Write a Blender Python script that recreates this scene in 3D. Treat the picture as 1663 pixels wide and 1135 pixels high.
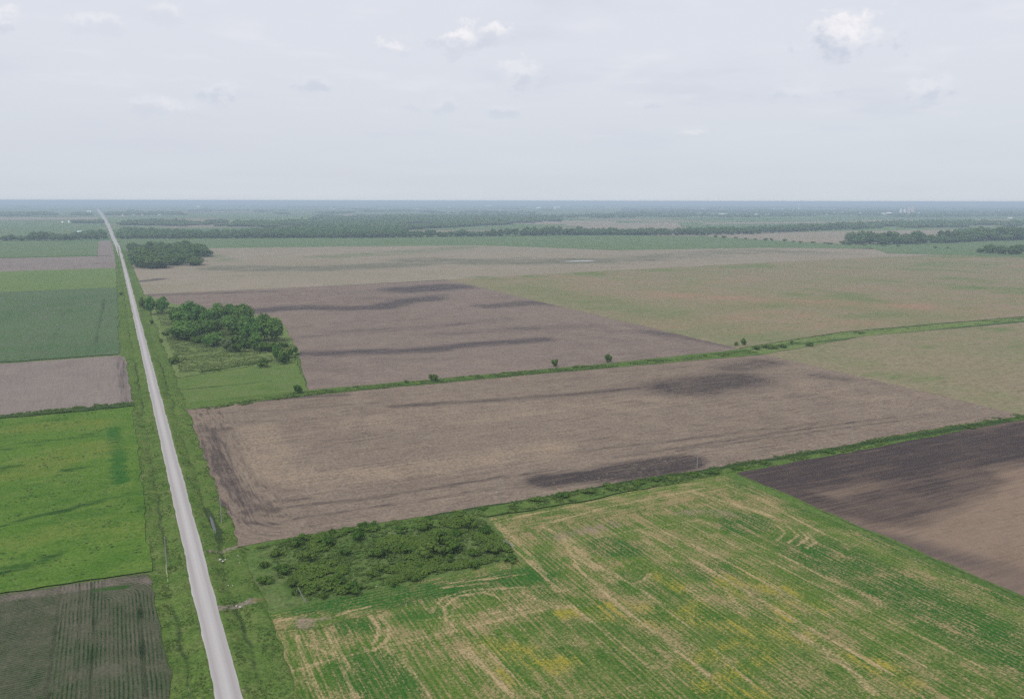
import bpy, math, random
import numpy as np
from mathutils import Matrix, Vector

rng = np.random.default_rng(7)
random.seed(7)
sc = bpy.context.scene
for o in list(bpy.data.objects):
    bpy.data.objects.remove(o)
col = sc.collection
R = math.radians

# ------------------------------------------------------------------ camera
# world: +X is east, +Y is north (along the gravel road), metres
CAM_H = 111.0
FOC = 1330.0            # focal length in pixels of the 1663 px wide photograph
HOR = 326.5             # row of the true horizon
PCX, PCY = 831.5, 567.5
PITCH = math.atan((PCY - HOR) / FOC)
ROLL = R(0.1)
HEAD = R(25.9)          # camera looks 25.9 degrees east of north
cam_d = bpy.data.cameras.new('camera')
cam_d.sensor_width = 36.0
cam_d.lens = 36.0 * FOC / 1663.0
cam_d.clip_start = 1.0
cam_d.clip_end = 200000.0
cam = bpy.data.objects.new('camera', cam_d)
col.objects.link(cam)
cam.matrix_world = (Matrix.Translation((0, 0, CAM_H)) @ Matrix.Rotation(-HEAD, 4, 'Z')
                    @ Matrix.Rotation(math.pi / 2 - PITCH, 4, 'X') @ Matrix.Rotation(ROLL, 4, 'Z'))
sc.camera = cam

# ------------------------------------------------------------------ view, sampling
sc.view_settings.view_transform = 'Standard'
sc.view_settings.look = 'None'
sc.view_settings.gamma = 1.0
sc.view_settings.exposure = 0.0
sc.view_settings.use_curve_mapping = False
sc.render.engine = 'CYCLES'
cy = sc.cycles
cy.max_bounces = 4
cy.diffuse_bounces = 2
cy.glossy_bounces = 2
cy.transmission_bounces = 2
cy.transparent_max_bounces = 6
cy.volume_bounces = 0
cy.use_denoising = False
cy.use_adaptive_sampling = False
try:
    cy.denoiser = 'OPENIMAGEDENOISE'
    cy.denoising_input_passes = 'RGB_ALBEDO_NORMAL'
except Exception:
    pass

# ------------------------------------------------------------------ sun and sky
SUN_EL, SUN_AZ = 52.0, 238.0      # azimuth clockwise from north: high in the south-west
sd = bpy.data.lights.new('sun', 'SUN')
sd.energy = 2.2
sd.angle = R(8)
sd.color = (1.0, 0.96, 0.90)
sun = bpy.data.objects.new('sun', sd)
col.objects.link(sun)
sv = Vector((math.sin(R(SUN_AZ)) * math.cos(R(SUN_EL)), math.cos(R(SUN_AZ)) * math.cos(R(SUN_EL)), math.sin(R(SUN_EL))))
sun.rotation_euler = sv.to_track_quat('Z', 'Y').to_euler()


def ray(px, py):
    x, y = px - PCX, py - PCY
    c, s = math.cos(ROLL), math.sin(ROLL)
    x, y = c * x + s * y, -s * x + c * y
    u, v = x / FOC, y / FOC
    z = -math.sin(PITCH) - v * math.cos(PITCH)
    f = math.cos(PITCH) - v * math.sin(PITCH)
    return (u * math.cos(HEAD) + f * math.sin(HEAD), -u * math.sin(HEAD) + f * math.cos(HEAD), z)


def G(px, py):
    """ground point (east, north) that the photograph shows at pixel px, py"""
    a, b, z = ray(px, py)
    return (a / -z * CAM_H, b / -z * CAM_H)


def depth(x, y):
    return (x * math.sin(HEAD) + y * math.cos(HEAD)) * math.cos(PITCH) + CAM_H * math.sin(PITCH)


class NB:
    """small node builder"""
    def __init__(s, nt):
        s.nt = nt
        s.N = nt.nodes
        s.L = nt.links
        s.pos = None

    def new(s, t, **k):
        n = s.N.new(t)
        for a, v in k.items():
            setattr(n, a, v)
        return n

    def put(s, sock, v):
        if isinstance(v, bpy.types.NodeSocket):
            s.L.new(v, sock)
        elif v is not None:
            if isinstance(v, tuple) and len(v) == 3 and sock.type == 'RGBA':
                v = (*v, 1)
            sock.default_value = v

    def math(s, op, a, b=None, c=None, clamp=False):
        n = s.new('ShaderNodeMath', operation=op, use_clamp=clamp)
        s.put(n.inputs[0], a)
        s.put(n.inputs[1], b)
        s.put(n.inputs[2], c)
        return n.outputs[0]

    def vmath(s, op, a, b=None):
        n = s.new('ShaderNodeVectorMath', operation=op)
        s.put(n.inputs[0], a)
        s.put(n.inputs[1], b)
        return n.outputs['Value'] if op in ('LENGTH', 'DOT_PRODUCT', 'DISTANCE') else n.outputs[0]

    def mix(s, f, a, b, mode='MIX'):
        n = s.new('ShaderNodeMix', data_type='RGBA', blend_type=mode)
        s.put(n.inputs[0], f)
        s.put(n.inputs[6], a)
        s.put(n.inputs[7], b)
        return n.outputs[2]

    def rng(s, v, a, b, c=0.0, d=1.0, smooth=False):
        n = s.new('ShaderNodeMapRange', clamp=True)
        if smooth:
            n.interpolation_type = 'SMOOTHSTEP'
        s.put(n.inputs[0], v)
        for i, q in enumerate((a, b, c, d)):
            s.put(n.inputs[i + 1], q)
        return n.outputs[0]

    def position(s):
        if s.pos is None:
            s.pos = s.new('ShaderNodeNewGeometry').outputs['Position']
        return s.pos

    def scaled(s, vec, sx, sy, sz=1.0, off=(0, 0, 0)):
        n = s.new('ShaderNodeMapping')
        s.put(n.inputs[0], vec)
        n.inputs['Scale'].default_value = (sx, sy, sz)
        n.inputs['Location'].default_value = off
        return n.outputs[0]

    def noise(s, lx, ly=None, detail=2.0, rough=0.5, vec=None, off=(0, 0, 0), dist=0.0, lz=None):
        """noise whose features are lx metres east-west and ly metres north-south"""
        ly = ly or lx
        v = s.scaled(vec or s.position(), 1 / lx, 1 / ly, 1 / (lz or max(lx, ly)), off)
        n = s.new('ShaderNodeTexNoise', noise_dimensions='3D')
        s.put(n.inputs['Vector'], v)
        n.inputs['Scale'].default_value = 1.0
        n.inputs['Detail'].default_value = detail
        n.inputs['Roughness'].default_value = rough
        n.inputs['Distortion'].default_value = dist
        return n.outputs[0]

    def attr(s, name):
        n = s.new('ShaderNodeAttribute', attribute_name=name)
        return n.outputs['Fac']

    def attrv(s, name):
        n = s.new('ShaderNodeAttribute', attribute_name=name)
        return n.outputs['Vector']


# --- world: physical sky seen through a bright veil of thin cloud, with soft cumulus
w = bpy.data.worlds.new('World')
sc.world = w
w.use_nodes = True
nb = NB(w.node_tree)
nb.N.clear()
out = nb.new('ShaderNodeOutputWorld')
bg = nb.new('ShaderNodeBackground')
nb.L.new(bg.outputs[0], out.inputs[0])
sky = nb.new('ShaderNodeTexSky', sky_type='NISHITA', sun_disc=False)
sky.sun_elevation = R(SUN_EL)
sky.sun_rotation = R(SUN_AZ)
sky.air_density = 1.0
sky.dust_density = 3.0
sky.altitude = 200
SKY_S = 0.10
bg.inputs[1].default_value = SKY_S
tc = nb.new('ShaderNodeTexCoord').outputs['Generated']
sep = nb.new('ShaderNodeSeparateXYZ')
nb.put(sep.inputs[0], tc)
dz = nb.math('MAXIMUM', sep.outputs[2], 0.0)
inv = nb.math('DIVIDE', 1.0, nb.math('ADD', dz, 0.09))
flat = nb.new('ShaderNodeCombineXYZ')
nb.put(flat.inputs[0], nb.math('MULTIPLY', sep.outputs[0], inv))
nb.put(flat.inputs[1], nb.math('MULTIPLY', sep.outputs[1], inv))
flat = flat.outputs[0]
k = 1.0 / SKY_S
def C(r, g_, b, m=1.0): return (r * m, g_ * m, b * m)
lo = nb.mix(nb.noise(1.8, 1.8, 2, vec=flat, off=(3, 1, 0)), C(.70, .755, .80, k), C(.655, .69, .765, k))
veil = nb.mix(nb.rng(dz, 0.0, 0.20, smooth=True), lo, C(.762, .785, .855, k))
veil = nb.mix(nb.rng(dz, 0.2, 0.9), veil, C(.80, .84, .95, k))
base = nb.mix(0.92, sky.outputs[0], veil)
# low contrast cloud sheet: grey-blue undersides and pale tops
n1 = nb.noise(1.1, 1.1, 5, .55, vec=flat, off=(11.3, 4.2, 0))
n2 = nb.noise(1.1, 1.1, 5, .55, vec=flat, off=(11.33, 4.27, 0))
n3 = nb.noise(0.45, 0.45, 4, .5, vec=flat, off=(2.3, 9.2, 0))
base = nb.mix(nb.math('MULTIPLY', nb.math('MULTIPLY', nb.rng(n1, .50, .70, smooth=True), nb.rng(dz, .01, .08)), .62), base, C(.63, .67, .76, k))
base = nb.mix(nb.math('MULTIPLY', nb.math('MULTIPLY', nb.rng(n3, .52, .74, smooth=True), nb.rng(dz, .05, .16)), .40), base, C(.83, .84, .90, k))
# single clouds: az/el of their centres, half sizes as tangents
edge = nb.noise(0.030, 0.030, 5, .6, vec=tc, lz=.022)
edge2 = nb.noise(0.011, 0.011, 3, .6, vec=tc, lz=.009, off=(7, 3, 1))
def cloud(px, py, rx, ry, bright, shade, sharp=.35):
    """soft cumulus centred where the photograph shows it; rx, ry in degrees"""
    global base
    d = Vector(ray(px, py)).normalized()
    right = d.cross(Vector((0, 0, 1))).normalized()
    up = right.cross(d)
    a = nb.vmath('DOT_PRODUCT', tc, tuple(right / math.radians(rx)))
    b = nb.vmath('DOT_PRODUCT', tc, tuple(up / math.radians(ry)))
    b0 = nb.math('SUBTRACT', b, d.dot(up) / math.radians(ry))
    front = nb.math('GREATER_THAN', nb.vmath('DOT_PRODUCT', tc, tuple(d)), 0.5)
    r = nb.math('SQRT', nb.math('ADD', nb.math('MULTIPLY', a, a), nb.math('MULTIPLY', b0, b0)))
    r = nb.math('ADD', r, nb.math('MULTIPLY', nb.math('SUBTRACT', edge, .5), 2.6))
    r = nb.math('ADD', r, nb.math('MULTIPLY', nb.math('SUBTRACT', edge2, .5), .8))
    m = nb.math('MULTIPLY', nb.rng(r, 1.0, 1.0 - sharp, smooth=True), front)
    t = nb.math('ADD', b0, nb.math('MULTIPLY', nb.math('SUBTRACT', edge, .5), 3.0))
    top = nb.rng(t, -.45, .55, smooth=True)
    cc = nb.mix(top, C(.58, .63, .73, k), C(.95, .93, .95, k))
    base = nb.mix(nb.math('MULTIPLY', m, nb.math('ADD', nb.math('MULTIPLY', top, bright - shade), shade)), base, cc)
cloud(1380, 62, 3.3, 1.8, .85, .8, .75)
cloud(802, 52, 1.9, 1.0, .75, .3, .6)
cloud(745, 68, 1.7, 1.2, .8, .35, .5)
cloud(645, 78, 1.6, .7, .6, .2, .6)
cloud(845, 125, 1.9, 1.3, .4, .5, .7)
cloud(155, 42, 2.0, .8, .45, .2, .7)
cloud(272, 26, 1.3, .8, .4, .2, .7)
cloud(270, 176, 2.6, .8, .35, .25, .8)
cloud(358, 152, 1.8, 1.0, .2, .5, .8)
cloud(515, 138, 2.4, .7, .05, .5, .8)
cloud(1505, 148, 2.4, 1.0, .3, .5, .8)
cloud(1310, 150, 3.0, .7, .1, .4, .8)
cloud(1040, 170, 2.0, .5, .05, .5, .8)
cloud(4, 38, 1.2, .9, .5, .5, .7)
cloud(1125, 218, 1.8, .4, .3, .1, .8)
cloud(715, 172, 2.4, .7, .1, .35, .8)
cloud(820, 180, 1.6, .6, .1, .4, .8)
nb.put(bg.inputs[0], base)

# ------------------------------------------------------------------ mesh helpers
def hash2(ix, iy, seed):
    n = (ix.astype(np.int64) * 374761393 + iy.astype(np.int64) * 668265263 + seed * 1442695041) & 0xFFFFFFFF
    n = ((n ^ (n >> 13)) * 1274126177) & 0xFFFFFFFF
    return ((n ^ (n >> 16)) & 0xFFFFFF) / float(0xFFFFFF)


def vnoise(x, y, scale, seed=0):
    x = np.asarray(x, float) / scale
    y = np.asarray(y, float) / scale
    ix, iy = np.floor(x), np.floor(y)
    fx, fy = x - ix, y - iy
    fx, fy = fx * fx * (3 - 2 * fx), fy * fy * (3 - 2 * fy)
    a, b = hash2(ix, iy, seed), hash2(ix + 1, iy, seed)
    c, d = hash2(ix, iy + 1, seed), hash2(ix + 1, iy + 1, seed)
    return (a + (b - a) * fx) * (1 - fy) + (c + (d - c) * fx) * fy


def make_mesh(name, V, F, attrs=None, smooth=False):
    V = np.asarray(V, np.float32)
    F = np.asarray(F, np.int32)
    m = bpy.data.meshes.new(name)
    n = F.shape[1]
    m.vertices.add(len(V))
    m.vertices.foreach_set('co', V.ravel())
    m.loops.add(F.size)
    m.loops.foreach_set('vertex_index', F.ravel())
    m.polygons.add(len(F))
    m.polygons.foreach_set('loop_start', np.arange(0, F.size, n, dtype=np.int32))
    try:
        m.polygons.foreach_set('loop_total', np.full(len(F), n, np.int32))
    except Exception:
        pass
    m.polygons.foreach_set('use_smooth', np.full(len(F), smooth, bool))
    for k_, a in (attrs or {}).items():
        a = np.asarray(a, np.float32)
        if a.ndim == 2:
            at = m.attributes.new(k_, 'FLOAT_VECTOR', 'POINT')
            at.data.foreach_set('vector', a.ravel())
        else:
            at = m.attributes.new(k_, 'FLOAT', 'POINT')
            at.data.foreach_set('value', a)
    m.update(calc_edges=True)
    return m


def link(name, mesh, mat=None, parent=None, kind=None, label=None, cat=None, group=None, loc=None, rot=None, scale=None):
    o = bpy.data.objects.new(name, mesh)
    col.objects.link(o)
    if mat is not None and mesh is not None and not mesh.materials:
        mesh.materials.append(mat)
    if parent:
        o.parent = parent
    if kind:
        o['kind'] = kind
    if label:
        o['label'] = label
    if cat:
        o['category'] = cat
    if group:
        o['group'] = group
    if loc is not None:
        o.location = loc
    if rot is not None:
        o.rotation_euler = rot
    if scale is not None:
        o.scale = scale
    return o


def warp(x, y):
    """the wander that real field edges have; one function of place, so neighbours stay joined"""
    f = 1.0
    dx = (vnoise(x, y, 22, 1) - .5) * 1.7 + (vnoise(x, y, 5, 2) - .5) * 1.3
    dy = (vnoise(x, y, 22, 3) - .5) * 1.7 + (vnoise(x, y, 5, 4) - .5) * 1.3
    return x + dx * f, y + dy * f


def resample(P, n):
    P = np.asarray(P, float)
    d = np.r_[0, np.cumsum(np.hypot(*(P[1:] - P[:-1]).T))]
    t = np.linspace(0, d[-1], n)
    return np.c_[np.interp(t, d, P[:, 0]), np.interp(t, d, P[:, 1])]


def stroke(X, Y, pts, width, soft=None, jag=0.0):
    """mask that is 1 within width/2 of a polyline of ground points and fades over soft"""
    soft = soft if soft is not None else width * .5
    P = np.asarray(pts, float)
    if len(P) == 1:
        P = np.r_[P, P + .01]
    best = np.full(X.shape, 1e9)
    for a, b in zip(P[:-1], P[1:]):
        ab = b - a
        t = np.clip(((X - a[0]) * ab[0] + (Y - a[1]) * ab[1]) / max(ab @ ab, 1e-6), 0, 1)
        best = np.minimum(best, np.hypot(X - a[0] - t * ab[0], Y - a[1] - t * ab[1]))
    if jag:
        best = best + (vnoise(X, Y, width * .8, 5) - .5) * jag + (vnoise(X, Y, width * .25, 9) - .5) * jag * .6
    return np.clip(1 - (best - width / 2) / soft, 0, 1)


def pstroke(X, Y, pix, width, soft=None, jag=0.0):
    return stroke(X, Y, [G(*p) for p in pix], width, soft, jag)


def blob(X, Y, px, py, rx, ry, soft=.6):
    """elliptical mask, rx and ry in metres east and north"""
    cx, cy_ = G(px, py)
    d = np.hypot((X - cx) / rx, (Y - cy_) / ry)
    d = d + (vnoise(X, Y, min(rx, ry) * .7, 6) - .5) * .7
    return np.clip((1 + soft / 2 - d) / soft, 0, 1)


def sheet(name, S, Nn, step, z, mat, masks=None, rough=0.06, kind='structure', label=None, warped=True, extra=None, step_v=None):
    """ground sheet between a southern and a northern edge polyline"""
    S, Nn = np.asarray(S, float), np.asarray(Nn, float)
    L = max(np.hypot(*(S[1:] - S[:-1]).T).sum(), np.hypot(*(Nn[1:] - Nn[:-1]).T).sum())
    Wd = max(np.hypot(*(S[0] - Nn[0])), np.hypot(*(S[-1] - Nn[-1])))
    nu = max(3, int(L / step) + 1)
    nv = max(3, int(Wd / (step_v or step)) + 1)
    A, B = resample(S, nu), resample(Nn, nu)
    t = np.linspace(0, 1, nv)[:, None, None]
    P = A[None] * (1 - t) + B[None] * t
    X, Y = P[..., 0].ravel(), P[..., 1].ravel()
    if warped:
        X, Y = warp(X, Y)
    Z = np.full(X.shape, z)
    if rough:
        Z = Z + rough * (vnoise(X, Y, 2.2, 11) + vnoise(X, Y, 9, 12))
    i = np.arange(nu * nv).reshape(nv, nu)
    F = np.stack([i[:-1, :-1], i[:-1, 1:], i[1:, 1:], i[1:, :-1]], -1).reshape(-1, 4)
    at = {}
    for k_, f in (masks or {}).items():
        at[k_] = f(X, Y)
    if extra:
        at.update(extra(X, Y))
    m = make_mesh(name, np.c_[X, Y, Z], F, at, smooth=True)
    return link(name, m, mat, kind=kind, label=label)


# ------------------------------------------------------------------ materials
def new_mat(name, rough=0.95, spec=0.0):
    m = bpy.data.materials.new(name)
    m.use_nodes = True
    b = NB(m.node_tree)
    bs = m.node_tree.nodes['Principled BSDF']
    bs.inputs['Roughness'].default_value = rough
    bs.inputs['Specular IOR Level'].default_value = spec
    return m, b, bs


def land(name, c1, c2, c3, row=None, big=90, mid=14, fine=1.1, streak=.6, fine_amp=.35, masks=(), bump=.4,
         hay=None, rowlen=45, roww=1.3, period=None, period_amp=.35, vecattr=None, flecks=()):
    """field surface: two slow tones, streaks along the working direction, crumb, and worn or wet patches (masks)"""
    m, b, bs = new_mat(name)
    vec = b.attrv(vecattr) if vecattr else None
    nbig = b.noise(big, None, 3, .55)
    nmid = b.noise(mid, None, 3, .6, off=(5, 2, 0))
    nf = b.noise(fine, None, 3, .65, off=(1, 7, 0))
    c = b.mix(b.rng(nbig, .35, .65, smooth=True), c1, c2)
    c = b.mix(b.rng(nmid, .42, .70), c, c3)
    if row:
        lx, ly = (rowlen, roww) if row == 'E' else (roww, rowlen)
        s1 = b.noise(lx, ly, 2, .55, vec=vec, off=(3, 3, 0), lz=50)
        s2 = b.noise(lx * .22, ly * .55, 2, .6, vec=vec, off=(8, 1, 0), lz=50)
        s3 = b.noise(lx * 2.2, ly * 5, 2, .6, vec=vec, off=(4, 6, 0), lz=80)
        c = b.mix(b.math('MULTIPLY', b.rng(s1, .44, .66), streak), c, c3)
        c = b.mix(b.math('MULTIPLY', b.rng(s2, .52, .70), streak * .8), c, tuple(q * .62 for q in c1))
        c = b.mix(b.math('MULTIPLY', b.rng(s3, .40, .70), streak * .7), c, c2)
    else:
        s1 = b.noise(mid * .35, None, 2, .6, off=(3, 9, 0))
        s2 = b.noise(mid * .15, None, 2, .6, off=(7, 9, 0))
        c = b.mix(b.math('MULTIPLY', b.rng(s1, .5, .68), streak), c, tuple(q * .68 for q in c1))
        c = b.mix(b.math('MULTIPLY', b.rng(s2, .5, .68), streak * .6), c, c2)
    for nm, cc, lo_, hi_, jag in masks:
        a = b.attr(nm)
        j = b.math('MULTIPLY', b.math('SUBTRACT', nmid, .5), jag)
        j2 = b.math('MULTIPLY', b.math('SUBTRACT', s1, .5), jag * 1.3)
        j3 = b.math('MULTIPLY', b.math('SUBTRACT', s2, .5), jag * .9)
        q = b.math('ADD', b.math('ADD', a, j), b.math('ADD', j2, j3))
        q = b.math('ADD', q, b.math('MULTIPLY', b.math('SUBTRACT', nf, .5), jag * 1.1))
        c = b.mix(b.math('MULTIPLY', b.rng(q, lo_, hi_), b.rng(a, 0, .12)), c, cc)
    if period:
        ax = b.new('ShaderNodeSeparateXYZ')
        b.put(ax.inputs[0], vec or b.position())
        u = ax.outputs[1 if row == 'E' else 0]
        wob = b.noise(9, None, 1, .5, off=(6, 6, 6))
        ph = b.math('MULTIPLY', b.math('ADD', u, b.math('MULTIPLY', wob, .5)), 2 * math.pi / period)
        sn = b.math('SINE', ph)
        fac = b.math('MULTIPLY', b.rng(sn, -.4, .8), b.rng(b.noise(7, 11, 4, .7, off=(2, 2, 9)), .40, .62, period_amp * .08, period_amp))
        c = b.mix(fac, c, hay or c3)
    for fc, fs, flo, fhi, famt in flecks:
        fn = b.noise(fs, None, 2, .6, off=(4, 4, 1))
        zone = b.rng(b.noise(fs * 16, None, 2, .5, off=(1, 4, 1)), .35, .65, .25, 1.0)
        c = b.mix(b.math('MULTIPLY', b.math('MULTIPLY', b.rng(fn, flo, fhi), famt), zone), c, fc)
    g = b.rng(nf, .25, .75, 1 - fine_amp, 1 + fine_amp)
    vv = b.new('ShaderNodeCombineColor')
    for i in range(3):
        b.put(vv.inputs[i], g)
    c = b.mix(1.0, c, vv.outputs[0], 'MULTIPLY')
    b.put(bs.inputs['Base Color'], c)
    if bump:
        bp = b.new('ShaderNodeBump')
        bp.inputs['Strength'].default_value = bump
        bp.inputs['Distance'].default_value = .35
        b.put(bp.inputs['Height'], b.math('ADD', nf, s1))
        b.put(bs.inputs['Normal'], bp.outputs[0])
    return m


# ------------------------------------------------------------------ land: far country
def far_land():
    m, b, bs = new_mat('far_farmland')
    p = b.position()
    sp = b.new('ShaderNodeSeparateXYZ')
    b.put(sp.inputs[0], p)

    def cell(wx, wy, off):
        cx = b.math('FLOOR', b.math('DIVIDE', b.math('ADD', sp.outputs[0], off), wx))
        cy_ = b.math('FLOOR', b.math('DIVIDE', b.math('ADD', sp.outputs[1], off * .7), wy))
        cb = b.new('ShaderNodeCombineXYZ')
        b.put(cb.inputs[0], cx)
        b.put(cb.inputs[1], cy_)
        wn = b.new('ShaderNodeTexWhiteNoise', noise_dimensions='3D')
        b.put(wn.inputs['Vector'], cb.outputs[0])
        return wn.outputs[0]
    c1, c2 = cell(805, 402, 120), cell(402, 805, 600)
    pick = b.math('GREATER_THAN', cell(1609, 1609, 0), .5)
    v = b.math('ADD', b.math('MULTIPLY', c1, pick), b.math('MULTIPLY', c2, b.math('SUBTRACT', 1.0, pick)))
    r = b.new('ShaderNodeValToRGB')
    r.color_ramp.interpolation = 'CONSTANT'
    cols = [(0, (.080, .135, .050)), (.2, (.110, .160, .062)), (.4, (.145, .175, .085)), (.58, (.21, .185, .125)),
            (.68, (.09, .145, .06)), (.85, (.24, .20, .15)), (.92, (.115, .18, .055))]
    r.color_ramp.elements[0].color = (*cols[0][1], 1)
    r.color_ramp.elements[1].position = cols[1][0]
    r.color_ramp.elements[1].color = (*cols[1][1], 1)
    for q, cc in cols[2:]:
        e = r.color_ramp.elements.new(q)
        e.color = (*cc, 1)
    b.put(r.inputs[0], v)
    n = b.noise(160, None, 4, .6)
    c = b.mix(b.rng(n, .5, .75), r.outputs[0], (.06, .10, .035))
    b.put(bs.inputs['Base Color'], c)
    return m

ang = np.linspace(0, 2 * math.pi, 129)[:-1]
rad = [0, 400, 1500, 4000, 9000, 18000, 35000, 62000]
V = [[0, 0, 0]]
for r_ in rad[1:]:
    V += [[math.cos(a) * r_, math.sin(a) * r_, 0] for a in ang]
tri = [[0, 1 + i, 1 + (i + 1) % 128, 0] for i in range(128)]
base_me = bpy.data.meshes.new('farmland')
faces = [(0, 1 + i, 1 + (i + 1) % 128) for i in range(128)]
for kx in range(len(rad) - 2):
    o1, o2 = 1 + kx * 128, 1 + (kx + 1) * 128
    faces += [(o1 + i, o2 + i, o2 + (i + 1) % 128, o1 + (i + 1) % 128) for i in range(128)]
base_me.from_pydata(V, [], faces)
link('farmland', base_me, far_land(), kind='structure', label='hazy patchwork of far fields reaching the horizon')

# ------------------------------------------------------------------ land materials
GR1, GR2, GR3 = (.066, .118, .024), (.094, .148, .033), (.122, .158, .046)   # verge grass tones
M = {}
M['grass'] = land('verge_grass', GR1, GR2, GR3, None, 60, 7, .8, .6, .4, bump=.7,
                  masks=[('ditch', (.040, .062, .022), .35, .75, .5), ('mud', (.20, .17, .13), .4, .8, .6),
                         ('straw', (.15, .125, .045), .45, .9, 1.0)])
M['meadow'] = land('rough_grass', (.068, .120, .028), (.095, .148, .038), (.122, .150, .055), None, 70, 12, 1.0, .6, .4, bump=.6)
M['pasture'] = land('pasture_grass', (.056, .126, .018), (.085, .158, .024), (.112, .170, .034), 'E', 60, 16, .9, .45, .34,
                    bump=.7, rowlen=30, roww=4.5,
                    masks=[('dark', (.036, .105, .018), .3, 1.0, 1.0), ('pale', (.132, .165, .034), .25, 1.2, 1.0),
                           ('furrow', (.028, .072, .014), .35, 1.1, 2.2)], flecks=[((.026, .088, .012), 2.4, .54, .68, .6)])
M['soil'] = land('plowed_soil', (.150, .114, .090), (.190, .148, .116), (.235, .182, .134), 'E', 120, 18, 1.1, 1.0, .34,
                 bump=.9, rowlen=45, roww=2.0, vecattr='rows', flecks=[((.30, .24, .17), 1.3, .55, .7, .5)],
                 masks=[('dark', (.058, .046, .044), .30, 1.0, .9), ('furrow', (.085, .066, .058), .4, .95, 1.4),
                        ('pale', (.27, .205, .145), .4, 1.2, .8)])
M['soil_north'] = land('tilled_soil', (.155, .118, .100), (.190, .148, .122), (.220, .172, .136), 'E', 150, 22, 1.4, .8, .28,
                       bump=.4, rowlen=60, roww=2.5,
                       masks=[('dark', (.072, .060, .060), .35, .9, 1.0), ('furrow', (.10, .08, .075), .4, .9, 1.3)])
M['black_soil'] = land('bare_dark_soil', (.190, .138, .100), (.235, .168, .120), (.215, .158, .115), 'E', 90, 30, 1.3, .45, .15,
                       bump=.3, rowlen=60, roww=2.6,
                       masks=[('mid', (.115, .086, .072), .3, 1.1, .5), ('dark', (.056, .043, .041), .2, 1.05, .55)])
M['stubble'] = land('mown_hay_stubble', (.040, .108, .013), (.072, .140, .020), (.125, .165, .042), 'N', 45, 9, .7, .75, .42,
                    bump=.8, rowlen=24, roww=.7, period=1.6, period_amp=.42, hay=(.24, .20, .085), vecattr='rows',
                    flecks=[((.26, .22, .09), 1.0, .55, .68, .6), ((.022, .070, .012), 1.6, .55, .68, .6)],
                    masks=[('lush', (.026, .098, .014), .35, .9, .8), ('dry', (.26, .20, .10), .32, .95, 2.6),
                           ('yellow', (.27, .235, .022), .50, 1.5, 2.6), ('hay', (.36, .27, .145), .30, 1.0, 1.1), ('bare', (.24, .18, .135), .4, .9, 1.2)])
M['rowcrop'] = land('young_row_crop', (.082, .084, .052), (.062, .074, .038), (.110, .104, .072), 'N', 30, 10, .8, .5, .3,
                    bump=.6, rowlen=30, roww=.7, period=.97, period_amp=1.0, hay=(.014, .040, .010), vecattr='rows',
                    masks=[('bare', (.150, .125, .100), .35, .9, .8), ('dark', (.024, .032, .016), .4, 1.0, .8),
                           ('lush', (.034, .085, .016), .4, 1.2, 1.2)])
M['teal_crop'] = land('dense_green_crop', (.070, .120, .050), (.088, .138, .062), (.100, .130, .075), 'N', 120, 40, 1.5, .5, .26,
                      bump=.3, rowlen=90, roww=3.0, masks=[('dark', (.030, .062, .026), .35, .8, .5), ('bare', (.14, .125, .10), .4, 1, .7)])
M['mauve'] = land('bare_mauve_soil', (.185, .150, .135), (.205, .170, .150), (.225, .19, .16), 'N', 80, 25, 1.3, .5, .2, bump=.3,
                  rowlen=60, roww=2.2, masks=[('dark', (.09, .075, .07), .35, .9, .9)])
M['lime'] = land('bright_grass_crop', (.112, .172, .052), (.130, .186, .058), (.120, .168, .060), 'E', 120, 40, 1.5, .35, .15, bump=.3,
                 rowlen=90, roww=6)
M['tan'] = land('dry_grassland', (.215, .180, .112), (.185, .182, .095), (.240, .188, .128), 'E', 130, 40, 2.5, .55, .24, bump=.5,
                rowlen=45, roww=9, flecks=[((.08, .11, .04), 3.0, .56, .70, .55)],
                masks=[('green', (.115, .158, .055), .28, 1.0, 1.1), ('rust', (.265, .178, .118), .30, 1.1, 1.2),
                       ('grey', (.115, .125, .078), .4, .9, .8)])
M['pink'] = land('tan_tilled_soil', (.240, .205, .150), (.265, .222, .170), (.230, .200, .140), 'E', 200, 70, 2.5, .4, .15, bump=.3,
                 rowlen=120, roww=16,
                 masks=[('grey', (.130, .130, .092), .35, 1.1, .9), ('green', (.120, .155, .075), .4, 1.1, .9),
                        ('dark', (.10, .08, .075), .4, .9, .9)])
M['far_green'] = land('far_green_crop', (.095, .150, .060), (.110, .162, .068), (.125, .16, .08), 'E', 220, 80, 3, .35, .12, bump=0,
                      rowlen=200, roww=25, masks=[('dark', (.035, .06, .03), .4, .9, .8)])
M['strip'] = land('ditch_bank_grass', (.056, .106, .022), (.086, .144, .032), (.112, .152, .042), 'E', 40, 7, 1.0, .5, .38, bump=.8,
                  rowlen=12, roww=2, masks=[('ditch', (.032, .060, .020), .35, .8, .6)])
M['wetland'] = land('marsh_grass', (.112, .165, .048), (.138, .188, .056), (.155, .180, .074), None, 45, 9, 1.2, .6, .35, bump=.8, masks=[('ditch', (.040, .080, .028), .35, .9, .6)])
M['green5'] = land('lush_grass_plot', (.088, .142, .034), (.112, .166, .042), (.120, .158, .054), 'E', 50, 14, 1.2, .4, .2, bump=.5,
                   rowlen=30, roww=4, masks=[('furrow', (.045, .09, .022), .4, .9, .9)])

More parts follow.
